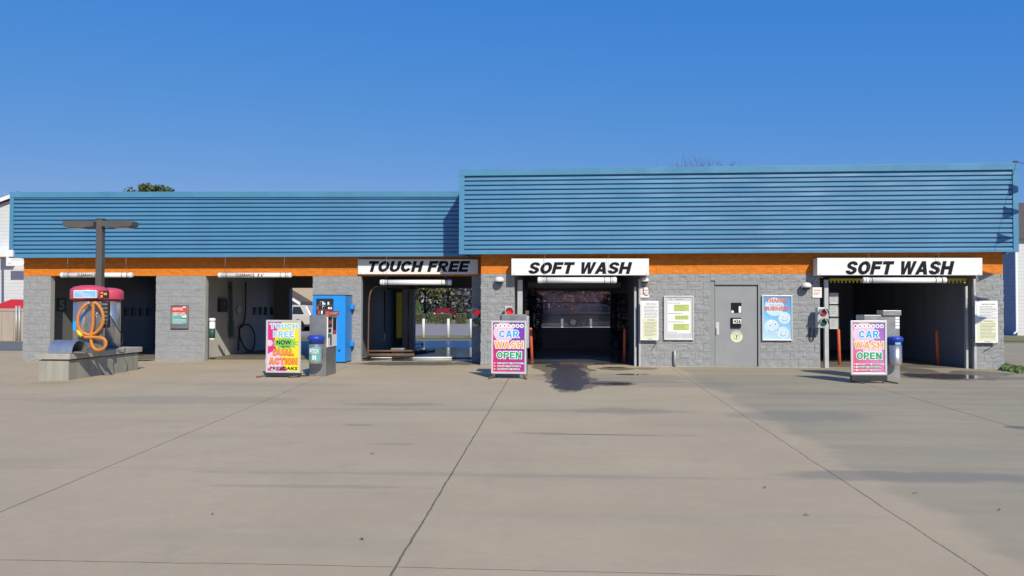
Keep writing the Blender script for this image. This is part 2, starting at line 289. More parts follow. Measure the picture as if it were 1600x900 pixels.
# ------------------------------------------------------------------ mesh helpers
ORG = {}
class MB:
    def __init__(s): s.bm = bmesh.new(); s.mats = []
    def quad(s, pts):
        vs = [s.bm.verts.new(p) for p in pts]
        try: return s.bm.faces.new(vs)
        except Exception: return None
    def box(s, x0, x1, y0, y1, z0, z1):
        v = [s.bm.verts.new(p) for p in ((x0, y0, z0), (x1, y0, z0), (x1, y1, z0), (x0, y1, z0), (x0, y0, z1), (x1, y0, z1), (x1, y1, z1), (x0, y1, z1))]
        for f in ((0, 3, 2, 1), (4, 5, 6, 7), (0, 1, 5, 4), (1, 2, 6, 5), (2, 3, 7, 6), (3, 0, 4, 7)): s.bm.faces.new([v[i] for i in f])
        return s
    def hexa(s, front, back):            # front and back: 4 points each (bl, br, tr, tl)
        v = [s.bm.verts.new(p) for p in list(front) + list(back)]
        for f in ((0, 1, 2, 3), (7, 6, 5, 4), (4, 5, 1, 0), (5, 6, 2, 1), (6, 7, 3, 2), (7, 4, 0, 3)): s.bm.faces.new([v[i] for i in f])
        return s
    def pbox(s, x0, y0, x1, y1, Y0, Y1):  # photo rectangle on plane Y0, going straight back to Y1
        a = [W(x0, y1, Y0), W(x1, y1, Y0), W(x1, y0, Y0), W(x0, y0, Y0)]
        return s.hexa(a, [p + Vector((0, Y1 - Y0, 0)) for p in a])
    def prism(s, poly, a0, a1, axis='y'):  # poly of 2D points; extruded along axis
        def P(p, t): return {'y': (p[0], t, p[1]), 'x': (t, p[0], p[1]), 'z': (p[0], p[1], t)}[axis]
        A = [s.bm.verts.new(P(p, a0)) for p in poly]; B = [s.bm.verts.new(P(p, a1)) for p in poly]; n = len(poly)
        s.bm.faces.new(A); s.bm.faces.new(B[::-1])
        for i in range(n): s.bm.faces.new((A[i], B[i], B[(i + 1) % n], A[(i + 1) % n]))
        return s
    def tube(s, pts, r, n=10, cap=True):
        pts = [Vector(p) for p in pts]; rs = r if isinstance(r, (list, tuple)) else [r] * len(pts); rings = []
        up = Vector((0.013, 0.02, 1)).normalized(); u = None
        for i, p in enumerate(pts):
            d = (pts[min(i + 1, len(pts) - 1)] - pts[max(i - 1, 0)]).normalized()
            if u is None:
                u = d.cross(up)
                if u.length < 0.1: u = d.cross(Vector((1, 0, 0)))
            u = (u - d * u.dot(d)).normalized(); v = d.cross(u)
            rings.append([s.bm.verts.new(p + (u * math.cos(2 * math.pi * k / n) + v * math.sin(2 * math.pi * k / n)) * rs[i]) for k in range(n)])
        for a, b in zip(rings, rings[1:]):
            for k in range(n):
                f = s.bm.faces.new((a[k], a[(k + 1) % n], b[(k + 1) % n], b[k])); f.smooth = True
        if cap: s.bm.faces.new(rings[0][::-1]); s.bm.faces.new(rings[-1])
        return s
    def lathe(s, c, prof, n=24, sy=1.0):    # profile [(r,z)] round vertical axis at c
        rings = []
        for r, z in prof:
            rings.append([s.bm.verts.new((c[0] + r * math.cos(2 * math.pi * k / n), c[1] + sy * r * math.sin(2 * math.pi * k / n), c[2] + z)) for k in range(n)])
        for a, b in zip(rings, rings[1:]):
            for k in range(n):
                f = s.bm.faces.new((a[k], a[(k + 1) % n], b[(k + 1) % n], b[k])); f.smooth = True
        s.bm.faces.new(rings[0][::-1]); s.bm.faces.new(rings[-1]); return s
    def disc(s, cx, cz, r, y, n=24, rz=None, th=0.003):
        rz = rz or r
        return s.prism([(cx + r * math.cos(2 * math.pi * k / n), cz + rz * math.sin(2 * math.pi * k / n)) for k in range(n)], y, y + th)
    def ring(s, cx, cz, r0, r1, y, a0=0, a1=360, n=24, th=0.003):
        for k in range(n):
            a, b = R(a0 + (a1 - a0) * k / n), R(a0 + (a1 - a0) * (k + 1) / n)
            s.prism([(cx + r0 * math.cos(a), cz + r0 * math.sin(a)), (cx + r1 * math.cos(a), cz + r1 * math.sin(a)), (cx + r1 * math.cos(b), cz + r1 * math.sin(b)), (cx + r0 * math.cos(b), cz + r0 * math.sin(b))], y, y + th)
        return s
    def text(s, body, x0, x1, z0, z1, y, bold=0.0, shear=0.0, th=0.003, face='front', fixed=None):
        cu = bpy.data.curves.new('t', 'FONT'); cu.body = body; cu.shear = shear; cu.offset = bold; cu.resolution_u = 3; cu.space_character = 1.0 + bold * 2
        ob = bpy.data.objects.new('t', cu); COL.objects.link(ob)
        dg = bpy.context.evaluated_depsgraph_get(); me = bpy.data.meshes.new_from_object(ob.evaluated_get(dg))
        bpy.data.objects.remove(ob); bpy.data.curves.remove(cu)
        if not me.vertices: return s
        xs = [v.co.x for v in me.vertices]; ys = [v.co.y for v in me.vertices]
        ax, bx, ay, by = min(xs), max(xs), min(ys), max(ys)
        vs = []
        for v in me.vertices:
            u = x0 + (v.co.x - ax) / (bx - ax) * (x1 - x0); w = z0 + (v.co.y - ay) / (by - ay) * (z1 - z0)
            co = (u, y, w) if face == 'front' else ((fixed, u, w) if face == 'side' else (u, y, w))
            vs.append(s.bm.verts.new(co))
        off = Vector((0, -th, 0)) if face == 'front' else Vector((th, 0, 0))
        for p in me.polygons:
            try: s.bm.faces.new([vs[i] for i in p.vertices])
            except Exception: pass
        bpy.data.meshes.remove(me); return s
    def heavy(s, body, x0, x1, z0, z1, y, shear=0.0, e=0.0, th=0.001):
        def box(a, b, c, d): return [(a, b), (c, b), (c, d), (a, d)]
        def arc(cx, cy, rx, ry, a0, a1, n=10): return [(cx + rx * math.cos(R(a0 + (a1 - a0) * k / n)), cy + ry * math.sin(R(a0 + (a1 - a0) * k / n))) for k in range(n + 1)]
        def band(cx, cy, ro, ry, ri, rj, a0, a1, n=14): return arc(cx, cy, ro, ry, a0, a1, n) + arc(cx, cy, ri, rj, a1, a0, n)
        st = box(0, 0, .24, 1)
        G_ = {'T': (.8, [box(0, .79, .8, 1), box(.28, 0, .52, .79)]), 'F': (.72, [st, box(.24, .79, .72, 1), box(.24, .41, .66, .61)]),
              'E': (.76, [st, box(.24, .79, .76, 1), box(.24, .41, .70, .60), box(.24, 0, .76, .21)]), 'H': (.84, [st, box(.60, 0, .84, 1), box(.24, .40, .60, .61)]),
              'L': (.7, [st, box(.24, 0, .7, .21)]), 'I': (.24, [st]), 'U': (.84, [box(0, .38, .24, 1), box(.60, .38, .84, 1), band(.42, .38, .42, .38, .18, .18, 180, 360)]),
              'O': (.9, [band(.45, .5, .45, .5, .21, .29, -90, 90), band(.45, .5, .45, .5, .21, .29, 90, 270)]), 'C': (.86, [band(.45, .5, .45, .5, .21, .29, 32, 328, 22)]),
              'S': (.8, [band(.40, .715, .38, .285, .15, .10, 5, 270, 18), band(.40, .285, .40, .285, .15, .10, -175, 90, 18)]),
              'W': (1.16, [[(0, 1), (.22, 1), (.33, .36), (.47, 1), (.69, 1), (.83, .36), (.94, 1), (1.16, 1), (.95, 0), (.72, 0), (.58, .62), (.44, 0), (.21, 0)][::-1]]),
              'A': (.9, [[(0, 0), (.25, 0), (.36, .37), (.45, .72), (.45, 1), (.32, 1)], [(.45, .72), (.54, .37), (.65, 0), (.9, 0), (.58, 1), (.45, 1)], [(.31, .19), (.59, .19), (.54, .37), (.36, .37)]]),
              'N': (.84, [[(0, 0), (.24, 0), (.24, .58), (.60, 0), (.84, 0), (.84, 1), (.60, 1), (.60, .42), (.24, 1), (0, 1)]]),
              'P': (.8, [st, box(.24, .80, .46, 1), box(.24, .36, .46, .55), band(.46, .68, .34, .32, .12, .125, -90, 90)]),
              'R': (.86, [st, box(.24, .80, .46, 1), box(.24, .38, .46, .56), band(.46, .69, .34, .31, .12, .12, -90, 90), [(.32, .38), (.56, .38), (.86, 0), (.58, 0)]]),
              'D': (.84, [st, box(.24, .80, .38, 1), box(.24, 0, .38, .20), band(.38, .5, .46, .5, .22, .30, -90, 90)]), ' ': (.34, [])}
        W_ = sum(G_[c][0] for c in body) + 0.12 * (len(body) - 1) + shear; cur = 0; k = 0
        for c in body:
            w_, ps = G_[c]
            for i, p in enumerate(ps):
                ar = sum(p[j][0] * p[(j + 1) % len(p)][1] - p[(j + 1) % len(p)][0] * p[j][1] for j in range(len(p)))
                if ar < 0: p = p[::-1]
                if e:
                    q = []
                    for j in range(len(p)):
                        A, B, C_ = Vector(p[j - 1]), Vector(p[j]), Vector(p[(j + 1) % len(p)]); d1, d2 = (B - A), (C_ - B)
                        if d1.length < 1e-6 or d2.length < 1e-6: continue
                        n1 = Vector((d1.y, -d1.x)).normalized(); n2 = Vector((d2.y, -d2.x)).normalized(); mm = (n1 + n2); L_ = mm.length
                        if L_ < 0.3: mm = n1; L_ = 1
                        mm = mm / L_; q.append(B + mm * (e / max(0.5, mm.dot(n1))))
                    p = q
                k += 1; dy = 0.00012 * (i + 1)
                s.prism([(x0 + (x1 - x0) * (cur + u_[0] + shear * u_[1]) / W_, z0 + (z1 - z0) * u_[1]) for u_ in p], y - dy - th, y - dy)
            cur += w_ + 0.12
        return s
    def build(s, name, material, parent=None, bevel=0, smooth=False, fix=True):
        if fix: bmesh.ops.recalc_face_normals(s.bm, faces=s.bm.faces[:])
        me = bpy.data.meshes.new(name); s.bm.to_mesh(me); s.bm.free()
        o = bpy.data.objects.new(name, me); COL.objects.link(o)
        if isinstance(material, (list, tuple)):
            for q in material: me.materials.append(q)
        else: me.materials.append(material)
        if parent is not None:
            org = ORG.get(parent.name, Vector((0, 0, 0))); me.transform(Matrix.Translation(-org)); o.parent = parent; ORG[o.name] = org
        if smooth:
            for p in me.polygons: p.use_smooth = True
        if bevel:
            md = o.modifiers.new('bevel', 'BEVEL'); md.width = bevel; md.segments = 2; md.limit_method = 'ANGLE'; md.angle_limit = R(40)
        return o
def tag(o, label=None, cat=None, group=None, kind=None):
    if label: o['label'] = label
    if cat: o['category'] = cat
    if group: o['group'] = group
    if kind: o['kind'] = kind
    return o
def thing(name, loc, label, cat, group=None, local=False):
    o = bpy.data.objects.new(name, None); COL.objects.link(o); o.empty_display_size = 0.2
    o.location = loc; ORG[o.name] = Vector((0, 0, 0)) if local else Vector(loc)
    return tag(o, label, cat, group)
def copy_tree(o, parent=None):
    c = o.copy(); COL.objects.link(c)
    if parent: c.parent = parent
    for ch in list(o.children): copy_tree(ch, c)
    return c

# ------------------------------------------------------------------ world and sun
A_, T_ = 0.43, 0.78
el = math.atan(T_ / math.hypot(1, A_)); az = math.atan2(A_, -1)
w = bpy.data.worlds.new('World'); SC.world = w; w.use_nodes = True; nt = w.node_tree
sky = N(nt, 'ShaderNodeTexSky'); sky.sky_type = 'NISHITA'; sky.sun_disc = False; sky.sun_elevation = el; sky.sun_rotation = az
sky.air_density = 1.0; sky.dust_density = 0.3; sky.ozone_density = 3.0; sky.altitude = 200
sp = N(nt, 'ShaderNodeSeparateColor'); cb = N(nt, 'ShaderNodeCombineColor'); nt.links.new(sky.outputs[0], sp.inputs[0])
for i, (k_, g_) in enumerate(((0.30, 1.30), (1.30, 0.54), (5.2, 0.12))):
    p_ = N(nt, 'ShaderNodeMath', operation='POWER'); p_.inputs[1].default_value = g_; nt.links.new(sp.outputs[i], p_.inputs[0])
    q_ = N(nt, 'ShaderNodeMath', operation='MULTIPLY'); q_.inputs[1].default_value = k_; nt.links.new(p_.outputs[0], q_.inputs[0]); nt.links.new(q_.outputs[0], cb.inputs[i])
nt.links.new(cb.outputs[0], nt.nodes['Background'].inputs[0]); nt.nodes['Background'].inputs[1].default_value = 0.105
sd = bpy.data.lights.new('sun', 'SUN'); sd.energy = 4.45; sd.angle = R(0.53); sd.color = (1.0, 0.925, 0.76)
so = bpy.data.objects.new('sun', sd); COL.objects.link(so)
so.rotation_euler = Vector((-A_, 1, -T_)).to_track_quat('-Z', 'Y').to_euler(); so.location = (10, -20, 20)
SC.view_settings.view_transform = 'Standard'; SC.view_settings.look = 'None'; SC.view_settings.exposure = 0; SC.view_settings.gamma = 1
SC.render.engine = 'CYCLES'

# ------------------------------------------------------------------ ground sheets
def sheet(name, x0, x1, y0, y1, dz, material, step=4.0, kind='structure'):
    b = MB(); nx = max(1, int((x1 - x0) / step)); xs = [x0 + (x1 - x0) * i / nx for i in range(nx + 1)]
    for q in (-1.5, -41.5):
        if x0 < q < x1: xs.append(q)
    xs = sorted(set(xs)); top = [(b.bm.verts.new((x, y0, gz(x) + dz)), b.bm.verts.new((x, y1, gz(x) + dz))) for x in xs]
    for a, c in zip(top, top[1:]): b.bm.faces.new((a[0], c[0], c[1], a[1]))
    return tag(b.build(name, material), kind=kind)
sheet('ground', -700, 700, -300, 1600, -0.02, M['grass'], 50)
sheet('concrete_lot', -45, 45, -25, YR + 15.3, 0.0, M['lot'])
sheet('side_road', -45, -16.6, 28.3, 36.2, 0.004, M['asphalt'])
sheet('back_road', -120, 120, 43.5, 72, -0.008, M['road'], 20)
XB5 = X(1512, YR); 
sheet('wet_wash_floor', X(570, YL) - 0.4, X(739, YL), YL + 0.15, YB + 0.4, 0.006, M['wet_floor'])
M['wet_apron'] = mat('wet_apron', (0.26, 0.27, 0.29), 0.32, var=0.45, vscale=0.7)
sheet('wet_apron', X(420, YL), X(760, YL), YB + 0.4, YR + 14.9, 0.006, M['wet_apron'])
sheet('bay_floor', X(804, YR), X(1001, YR), YR + 0.6, YB - 0.05, 0.006, M['wet_floor'])
sheet('right_bay_floor', X(1283, YR), X(1523, YR), YR + 0.35, YB - 0.05, 0.006, M['damp_floor'])
sheet('left_bay_floor', X(40, YL) + 0.2, X(565, YL), YL + 0.8, YB - 0.05, 0.006, M['damp_floor'])
# ------------------------------------------------------------------ the building
bx0 = X(40, YL); bld = thing('car_wash_building', ((bx0 + X(1567, YR)) / 2, YR, 0), 'long grey block car wash with blue ribbed metal fascia and orange band', 'building')
CO = 0.2032
def splitface(x0, x1, z0, z1, y, back, material, name='wall', seed=0, jl=True, jr=True, amp=1.0, flat=0.75):
    """rock-faced blocks in running bond on plane y, a solid body behind them"""
    rnd = random.Random(seed); b = MB()
    b.box(x0 + 0.002, x1 - 0.002, y + 0.006, back, z0 - 0.15 if z0 <= 0 else z0, z1)
    k = math.floor(z0 / CO + 1e-6); z = k * CO
    while z < z1 - 0.01:
        za, zb = max(z, z0 - (0.12 if z0 <= 0 else 0)), min(z + CO, z1)
        if k == 0 and z0 <= 0: za = z0 - 0.12
        off = (0.2032 if k % 2 else 0.0); xs = [x0]; bx = math.floor((x0 - off) / 0.4064) * 0.4064 + off
        while bx < x1 - 0.04:
            if bx > x0 + 0.04: xs.append(bx)
            bx += 0.4064
        xs.append(x1)
        for a, c in zip(xs, xs[1:]):
            nx, nz = 7, 4; ph = rnd.random() * 50; base = rnd.uniform(0.010, 0.017) * amp; vv = {}
            tx, tz = rnd.uniform(-0.005, 0.005) * amp, rnd.uniform(-0.004, 0.004) * amp
            for i in range(nx + 1):
                for j in range(nz + 1):
                    u, v = i / nx, j / nz; px = a + 0.002 + (c - a - 0.004) * u; pz = za + 0.002 + (zb - za - 0.004) * v
                    nn = noise.noise(Vector((px * 7 + ph, pz * 11, ph))); n2 = noise.noise(Vector((px * 19 + ph, pz * 23, 5)))
                    if i in (0, nx) or j in (0, nz): d = base * flat + max(0, nn) * 0.012 * amp
                    else: d = base + (nn * 0.022 + n2 * 0.016) * amp + tx * (u - .5) * 2 + tz * (v - .5) * 2
                    if i == 0 and a == x0 and jl: px -= 0.004 + abs(nn) * 0.035 * amp
                    if i == nx and c == x1 and jr: px += 0.004 + abs(nn) * 0.035 * amp
                    vv[i, j] = b.bm.verts.new((px, y - max(0.0, d), pz))
            for i in range(nx):
                for j in range(nz): b.bm.faces.new((vv[i, j], vv[i + 1, j], vv[i + 1, j + 1], vv[i, j + 1]))
        z += CO; k += 1
    return b.build(name, material, bld, fix=False)
ZO = 12 * CO
ZSR = Z(1150, 395.5, YR - QF); ZSL = Z(360, 401.7, YL - QF - 0.02)
ZR2 = ZO + 2 * CO
def pierL(p0, p1, smooth_w, seed, th=0.2):
    x0, x1 = X(p0, YL), X(p1 - smooth_w, YL); z0 = gz((x0 + x1) / 2)
    o = splitface(x0, x1, min(z0, 0), ZO, YL, YL + th, M['block'], 'pier', seed, amp=0.55, flat=0.95)
    b = MB(); b.box(x1 - 0.001, x1 + 0.012, YL + 0.004, YL + th, z0 - 0.1, ZO - 0.002); b.build('return_face', M['block_smooth'], o)
    return x0, x1
pa = pierL(37, 86, 8, 1); pb = pierL(244, 325, 5, 2); pc = pierL(489, 570, 6.5, 3)
xd0, xd1 = X(737, YL), X(752, YR)
splitface(xd0, xd1 + 0.3, 0, ZO, YL, YL + 0.4, M['block'], 'pier', 4, jl=False, jr=False, amp=0.6)
splitface(xd1, X(804, YR), 0, ZO, YR, YR + 1.45, M['block'], 'pier', 5, jr=False)
xe0, xe1 = X(1001, YR), X(1281, YR)
dx0, dx1 = X(1110, YR), X(1187.5, YR); dz1 = Z(1150, 438.5, YR)
splitface(xe0, dx0, 0, ZO, YR, YR + 0.3, M['block'], 'wall', 6, jl=False, jr=False)
splitface(dx1, xe1, 0, ZO, YR, YR + 0.3, M['block'], 'wall', 7, jl=False, jr=False)
splitface(dx0, dx1, dz1, ZO, YR, YR + 0.3, M['block'], 'wall', 8, jl=False, jr=False)
xf0, xf1 = X(1525, YR), X(1567, YR)
splitface(xf0, xf1, 0, ZO, YR, YR + 0.4, M['block'], 'pier', 9, jl=False)
# orange band and the deep red band above it
for (a, c, y, bk, top, sd) in ((X(37, YL), xd1 + 0.25, YL, YL + 0.4, ZSL, 11), (xd1, xf1, YR, YR + 0.3, ZSR, 12)):
    splitface(a, c, ZO, top + 0.05, y, y + 0.2, M['orange'], 'orange_band', sd, amp=0.7, flat=0.95)
# thin concrete footing line under the walls
b = MB(); b.box(xe0, xe1, YR - 0.06, YR + 0.2, -0.05, 0.018); b.build('footing', M['conc_slab'], bld)
# dividing walls, outer walls, rear wall
def wallbox(x0, x1, y0, y1, z0, z1, mt, name='wall'):
    b = MB(); b.box(x0, x1, y0, y1, z0, z1); return b.build(name, mt, bld)
TOP = 3.05
def mid(p): return (p[0] + p[1]) / 2
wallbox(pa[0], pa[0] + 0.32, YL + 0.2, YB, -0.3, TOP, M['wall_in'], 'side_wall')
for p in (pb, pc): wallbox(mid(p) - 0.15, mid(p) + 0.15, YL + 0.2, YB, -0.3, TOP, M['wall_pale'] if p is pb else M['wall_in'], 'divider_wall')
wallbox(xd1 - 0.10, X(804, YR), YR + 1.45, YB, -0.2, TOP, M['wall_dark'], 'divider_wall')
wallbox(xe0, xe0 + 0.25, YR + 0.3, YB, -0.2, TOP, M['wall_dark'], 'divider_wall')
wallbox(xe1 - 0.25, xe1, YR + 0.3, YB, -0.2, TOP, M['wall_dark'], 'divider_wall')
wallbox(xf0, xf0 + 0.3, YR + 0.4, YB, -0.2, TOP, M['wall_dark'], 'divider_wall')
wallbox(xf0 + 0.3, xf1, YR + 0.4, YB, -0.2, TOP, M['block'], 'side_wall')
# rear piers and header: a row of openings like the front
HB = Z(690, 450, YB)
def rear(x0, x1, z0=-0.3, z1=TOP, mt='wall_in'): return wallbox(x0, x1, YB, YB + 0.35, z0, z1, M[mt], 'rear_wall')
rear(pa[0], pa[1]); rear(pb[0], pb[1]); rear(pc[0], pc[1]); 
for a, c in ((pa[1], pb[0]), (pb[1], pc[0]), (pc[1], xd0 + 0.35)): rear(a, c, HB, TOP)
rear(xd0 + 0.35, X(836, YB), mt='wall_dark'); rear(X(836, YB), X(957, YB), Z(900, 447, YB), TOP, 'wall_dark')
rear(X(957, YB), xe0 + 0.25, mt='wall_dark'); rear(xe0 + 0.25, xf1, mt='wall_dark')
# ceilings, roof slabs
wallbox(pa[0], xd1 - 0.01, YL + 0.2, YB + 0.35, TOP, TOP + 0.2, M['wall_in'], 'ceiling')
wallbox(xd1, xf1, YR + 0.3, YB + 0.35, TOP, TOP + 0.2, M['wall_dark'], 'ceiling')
# fascias
def fascia(xa, xb, yta, ytb, yba, ybb, Y, glines, tl, tr, cap, name, backY):
    """glines: dark groove lines in v (0 bottom .. 1 top) between trims"""
    TLp, TRp, BLp, BRp = W(xa, yta, Y), W(xb, ytb, Y), W(xa, yba, Y), W(xb, ybb, Y)
    x0, x1 = BLp.x, BRp.x
    def zt(x): t = (x - x0) / (x1 - x0); return TLp.z * (1 - t) + TRp.z * t
    def zb(x): t = (x - x0) / (x1 - x0); return BLp.z * (1 - t) + BRp.z * t
    def P(x, v, y): return Vector((x, y, zb(x) + (zt(x) - zb(x)) * v))
    b = MB(); xs = [x0 + tl, x1 - tr]; n = len(glines); rnd = random.Random(3)
    # profile from bottom to top
    prof = []; g = sorted(glines); bounds = [0.035] + g + [1 - cap]
    D = 0.060
    for i, v in enumerate(g):
        prev = bounds[i]; hw = 0.0073 * 2.2 / (TLp.z - BLp.z)
        prof += [(prev + (hw * 0.95 if i else 0.0), 0.0), (v - hw * 1.5, 0.003), (v - hw * 1.0, D)]
        # step: rib above overhangs the groove
        prof += [(v + hw * 0.7, D)]
    prof += [(g[-1] + 0.009, 0.0), (1 - cap, 0.0)]
    nseg = 70
    cols = [[b.bm.verts.new(P(x0 + tl + (x1 - x0 - tl - tr) * k / nseg, v + 0.0012 * noise.noise(Vector((k * .13, v * 9, 4))), Y + d + 0.012 + 0.005 * noise.noise(Vector((k * 0.21, int(v * 40) * 1.7, 2))))) for v, d in prof] for k in range(nseg + 1)]
    for a, c in zip(cols, cols[1:]):
        for i in range(len(prof) - 1): b.bm.faces.new((a[i], c[i], c[i + 1], a[i + 1]))
    panel = b.build(name, M['fascia'], bld, fix=False)
    b = MB()
    def bar(xl, xr, v0, v1, yf): b.hexa([P(xl, v0, yf), P(xr, v0, yf), P(xr, v1, yf), P(xl, v1, yf)], [P(xl, v0, Y + 0.12), P(xr, v0, Y + 0.12), P(xr, v1, Y + 0.12), P(xl, v1, Y + 0.12)])
    bar(x0, x0 + tl, 0, 1 - cap, Y - 0.012); bar(x1 - tr, x1, 0, 1 - cap, Y - 0.012); bar(x0, x1, 1 - cap, 1, Y - 0.02); bar(x0 + tl, x1 - tr, 0, 0.035, Y - 0.008)
    b.build('fascia_trim', M['fascia_trim'], panel, bevel=0.006)
    b = MB()                                  # back of the parapet, soffit and side returns
    b.hexa([P(x0 + 0.01, 0.012, Y + 0.121), P(x1 - 0.01, 0.012, Y + 0.121), P(x1 - 0.01, 0.99, Y + 0.121), P(x0 + 0.01, 0.99, Y + 0.121)], [P(x0 + 0.01, 0.012, backY), P(x1 - 0.01, 0.012, backY), P(x1 - 0.01, 0.99, backY), P(x0 + 0.01, 0.99, backY)])
    b.build('fascia_box', [M['fascia_trim']], panel)
    return x0, x1, zt, zb
gl = [(403 - y) / 104.0 for y in (311, 317, 323.6, 330.2, 336.8, 343.4, 350, 356.8, 362.8, 369.4, 376, 382.6, 389.4, 395.4)]
fl = fascia(14, 752, 300, 299, 403, 400.4, YL - QF - 0.02, gl, X(20, YL) - X(14, YL), 0.05, 0.085, 'left_fascia'.replace('left_', 'ribbed_'), YL + 0.1)
gr_ = [(397.5 - y) / 132.5 for y in (276.8, 283, 290, 297.4, 304.6, 311.8, 319, 326, 333.2, 340, 347.2, 354.4, 361.6, 368.8, 376, 383, 389.6)]
fr = fascia(717, 1592, 264.7, 254.2, 397.5, 393.6, YR - QF, gr_, 0.14, X(1592, YR) - X(1583.5, YR), 0.078, 'ribbed_fascia', YR + 0.1)
# parapet sides and roof behind, hidden from here but real
b = MB(); yR_ = YB + 0.35
b.box(fr[0] + 0.01, fr[0] + 0.09, YR + 0.1, yR_, ZSR - 0.0, fr[2](fr[0]) - 0.06); b.box(fr[1] - 0.09, fr[1] - 0.01, YR + 0.1, yR_, ZSR, fr[2](fr[1]) - 0.06)
b.box(fr[0] + 0.09, fr[1] - 0.09, yR_ - 0.1, yR_, TOP + 0.2, fr[2](fr[1]) - 0.1)
b.box(fl[0] + 0.01, fl[0] + 0.09, YL + 0.1, yR_, ZSL, fl[2](fl[0]) - 0.06); b.box(fl[0] + 0.09, fr[0] - 0.01, yR_ - 0.1, yR_, TOP + 0.2, fl[2](fl[0]) - 0.06)
b.build('parapet', M['fascia_trim'], bld)
b = MB(); b.box(fl[0] + 0.09, fr[0], YL + 0.1, yR_ - 0.1, TOP + 0.205, TOP + 0.3); b.box(fr[0] + 0.1, fr[1] - 0.1, YR + 0.1, yR_ - 0.1, TOP + 0.205, TOP + 0.3); b.build('roof', M['roof'], bld)
# white end cap on the left corner of the soffit
b = MB(); b.pbox(8, 390.5, 20, 401, YL - QF - 0.06, YL - 0.1); b.build('soffit_end', M['white'], bld)
# steel frames of the two soft wash bays
def bayframe(posts, seed):
    for (p0, p1, y0, dy) in posts:
        b = MB(); x0, x1 = X(p0, YR), X(p1, YR); b.box(x0, x1, YR + dy, YR + dy + 0.10, -0.02, Z(p0, y0, YR)); b.build('door_post', M['galv'], bld, bevel=0.006)
bayframe([(808, 816, 437, 0.12), (991.5, 995, 448, 0.10), (998, 1001.3, 436, -0.02), (1288, 1294.5, 437, -0.01), (1512, 1515.5, 447, 0.10), (1521, 1525, 436, -0.02)], 0)
# rear overhead door with three rows of glass
DY = YB - 0.12
dr = MB(); x0, x1 = X(838, DY), X(953.5, DY); xm0, xm1 = X(834, DY), X(957, DY)
ys = [455, 473, 492, 511]
dr.pbox(834, 511.8, 957, 546, DY, DY + 0.06); dr.pbox(834, 444, 957, 454.5, DY, DY + 0.06)
dr.pbox(834, 454.5, 838.3, 511.8, DY, DY + 0.06); dr.pbox(953.3, 454.5, 957, 511.8, DY, DY + 0.06)
for y in (473, 492): dr.pbox(838.3, y - 0.5, 953.3, y + 0.5, DY, DY + 0.06)
dr.pbox(834, 526, 957, 527, DY - 0.02, DY)
od = dr.build('overhead_door', M['wall_dark'], bld)
for y0, y1 in zip(ys, ys[1:]):
    b = MB(); b.pbox(838.3, y0 + 0.5, 953.3, y1 - 0.5, DY + 0.025, DY + 0.031); b.build('window_pane', M['glass'], od)
b = MB(); b.pbox(838.3, 454.6, 953.3, 455.3, DY + 0.01, DY + 0.05); b.pbox(836, 440, 838, 540, DY - 0.10, DY - 0.04); b.pbox(955, 440, 957.5, 540, DY - 0.10, DY - 0.04); b.build('door_track', M['dark'], od)
# service door
b = MB(); b.box(dx0, dx0 + 0.115, YR + 0.02, YR + 0.2, 0.0, dz1); b.box(dx1 - 0.05, dx1, YR - 0.012, YR + 0.2, 0.0, dz1); b.box(dx0 + 0.115, dx1 - 0.05, YR - 0.012, YR + 0.2, Z(1150, 445, YR), dz1)
fo = b.build('door_frame', M['doorframe'], bld, bevel=0.004)
LX0, LX1 = X(1117.6, YR), X(1183.6, YR); LY = YR + 0.045
b = MB(); b.box(LX0, LX1, LY, LY + 0.05, 0.02, Z(1150, 445.8, YR)); door = b.build('door', M['door'], bld, bevel=0.004)
b = MB(); b.box(dx0 + 0.115, dx1 - 0.05, LY + 0.06, YR + 0.25, 0.0, dz1 - 0.05); b.build('door_jamb', M['dark'], bld)
b = MB(); b.pbox(1118.8, 504, 1123.6, 523, LY - 0.012, LY); b.pbox(1119.6, 512, 1121.2, 522, LY - 0.05, LY - 0.035); b.pbox(1119.6, 512, 1121.2, 513.5, LY - 0.036, LY); b.build('handle', M['alu'], door, bevel=0.002)
b = MB(); b.pbox(1142, 473, 1158.5, 489, LY - 0.004, LY); o = b.build('window', M['black'], door)
b = MB(); b.pbox(1154.3, 478.5, 1158, 488.6, LY - 0.006, LY - 0.0045); b.build('sticker', M['paper'], o); b = MB(); b.disc(X(1144.5, LY), Z(1144.5, 487, LY), 0.035, LY - 0.007); b.build('sticker', M['paper'], o)
b = MB(); b.pbox(1142.5, 496.5, 1158, 512, LY - 0.05, LY); b.build('mail_box', M['black'], door)
b = MB(); b.pbox(1145.5, 498.5, 1158, 505.5, LY - 0.053, LY - 0.0505); o = b.build('number_plate', M['paper'], door)
b = MB(); b.text('426', X(1146.2, LY - .06), X(1157.3, LY - .06), Z(1150, 504.8, LY), Z(1150, 499.3, LY), LY - 0.056, bold=0.03); b.build('number', M['black'], o)
b = MB(); cx, cz = X(1150.7, LY), Z(1150.7, 525.7, LY); b.disc(cx, cz, 0.155, LY - 0.004, 32); o = b.build('round_notice', M['cream'], door)
b = MB(); b.ring(cx, cz, 0.075, 0.083, LY - 0.0065, n=28); b.prism([(cx - .02, cz - .06), (cx + .0, cz - .06), (cx + .02, cz + .0), (cx + .045, cz + .05), (cx - .01, cz + .03), (cx - .04, cz + .055), (cx - .01, cz)], LY - 0.007, LY - 0.0045); b.ring(cx, cz, 0.12, 0.135, LY - 0.0065, 20, 160, 16); b.build('emblem', M['grey_ink'], o)

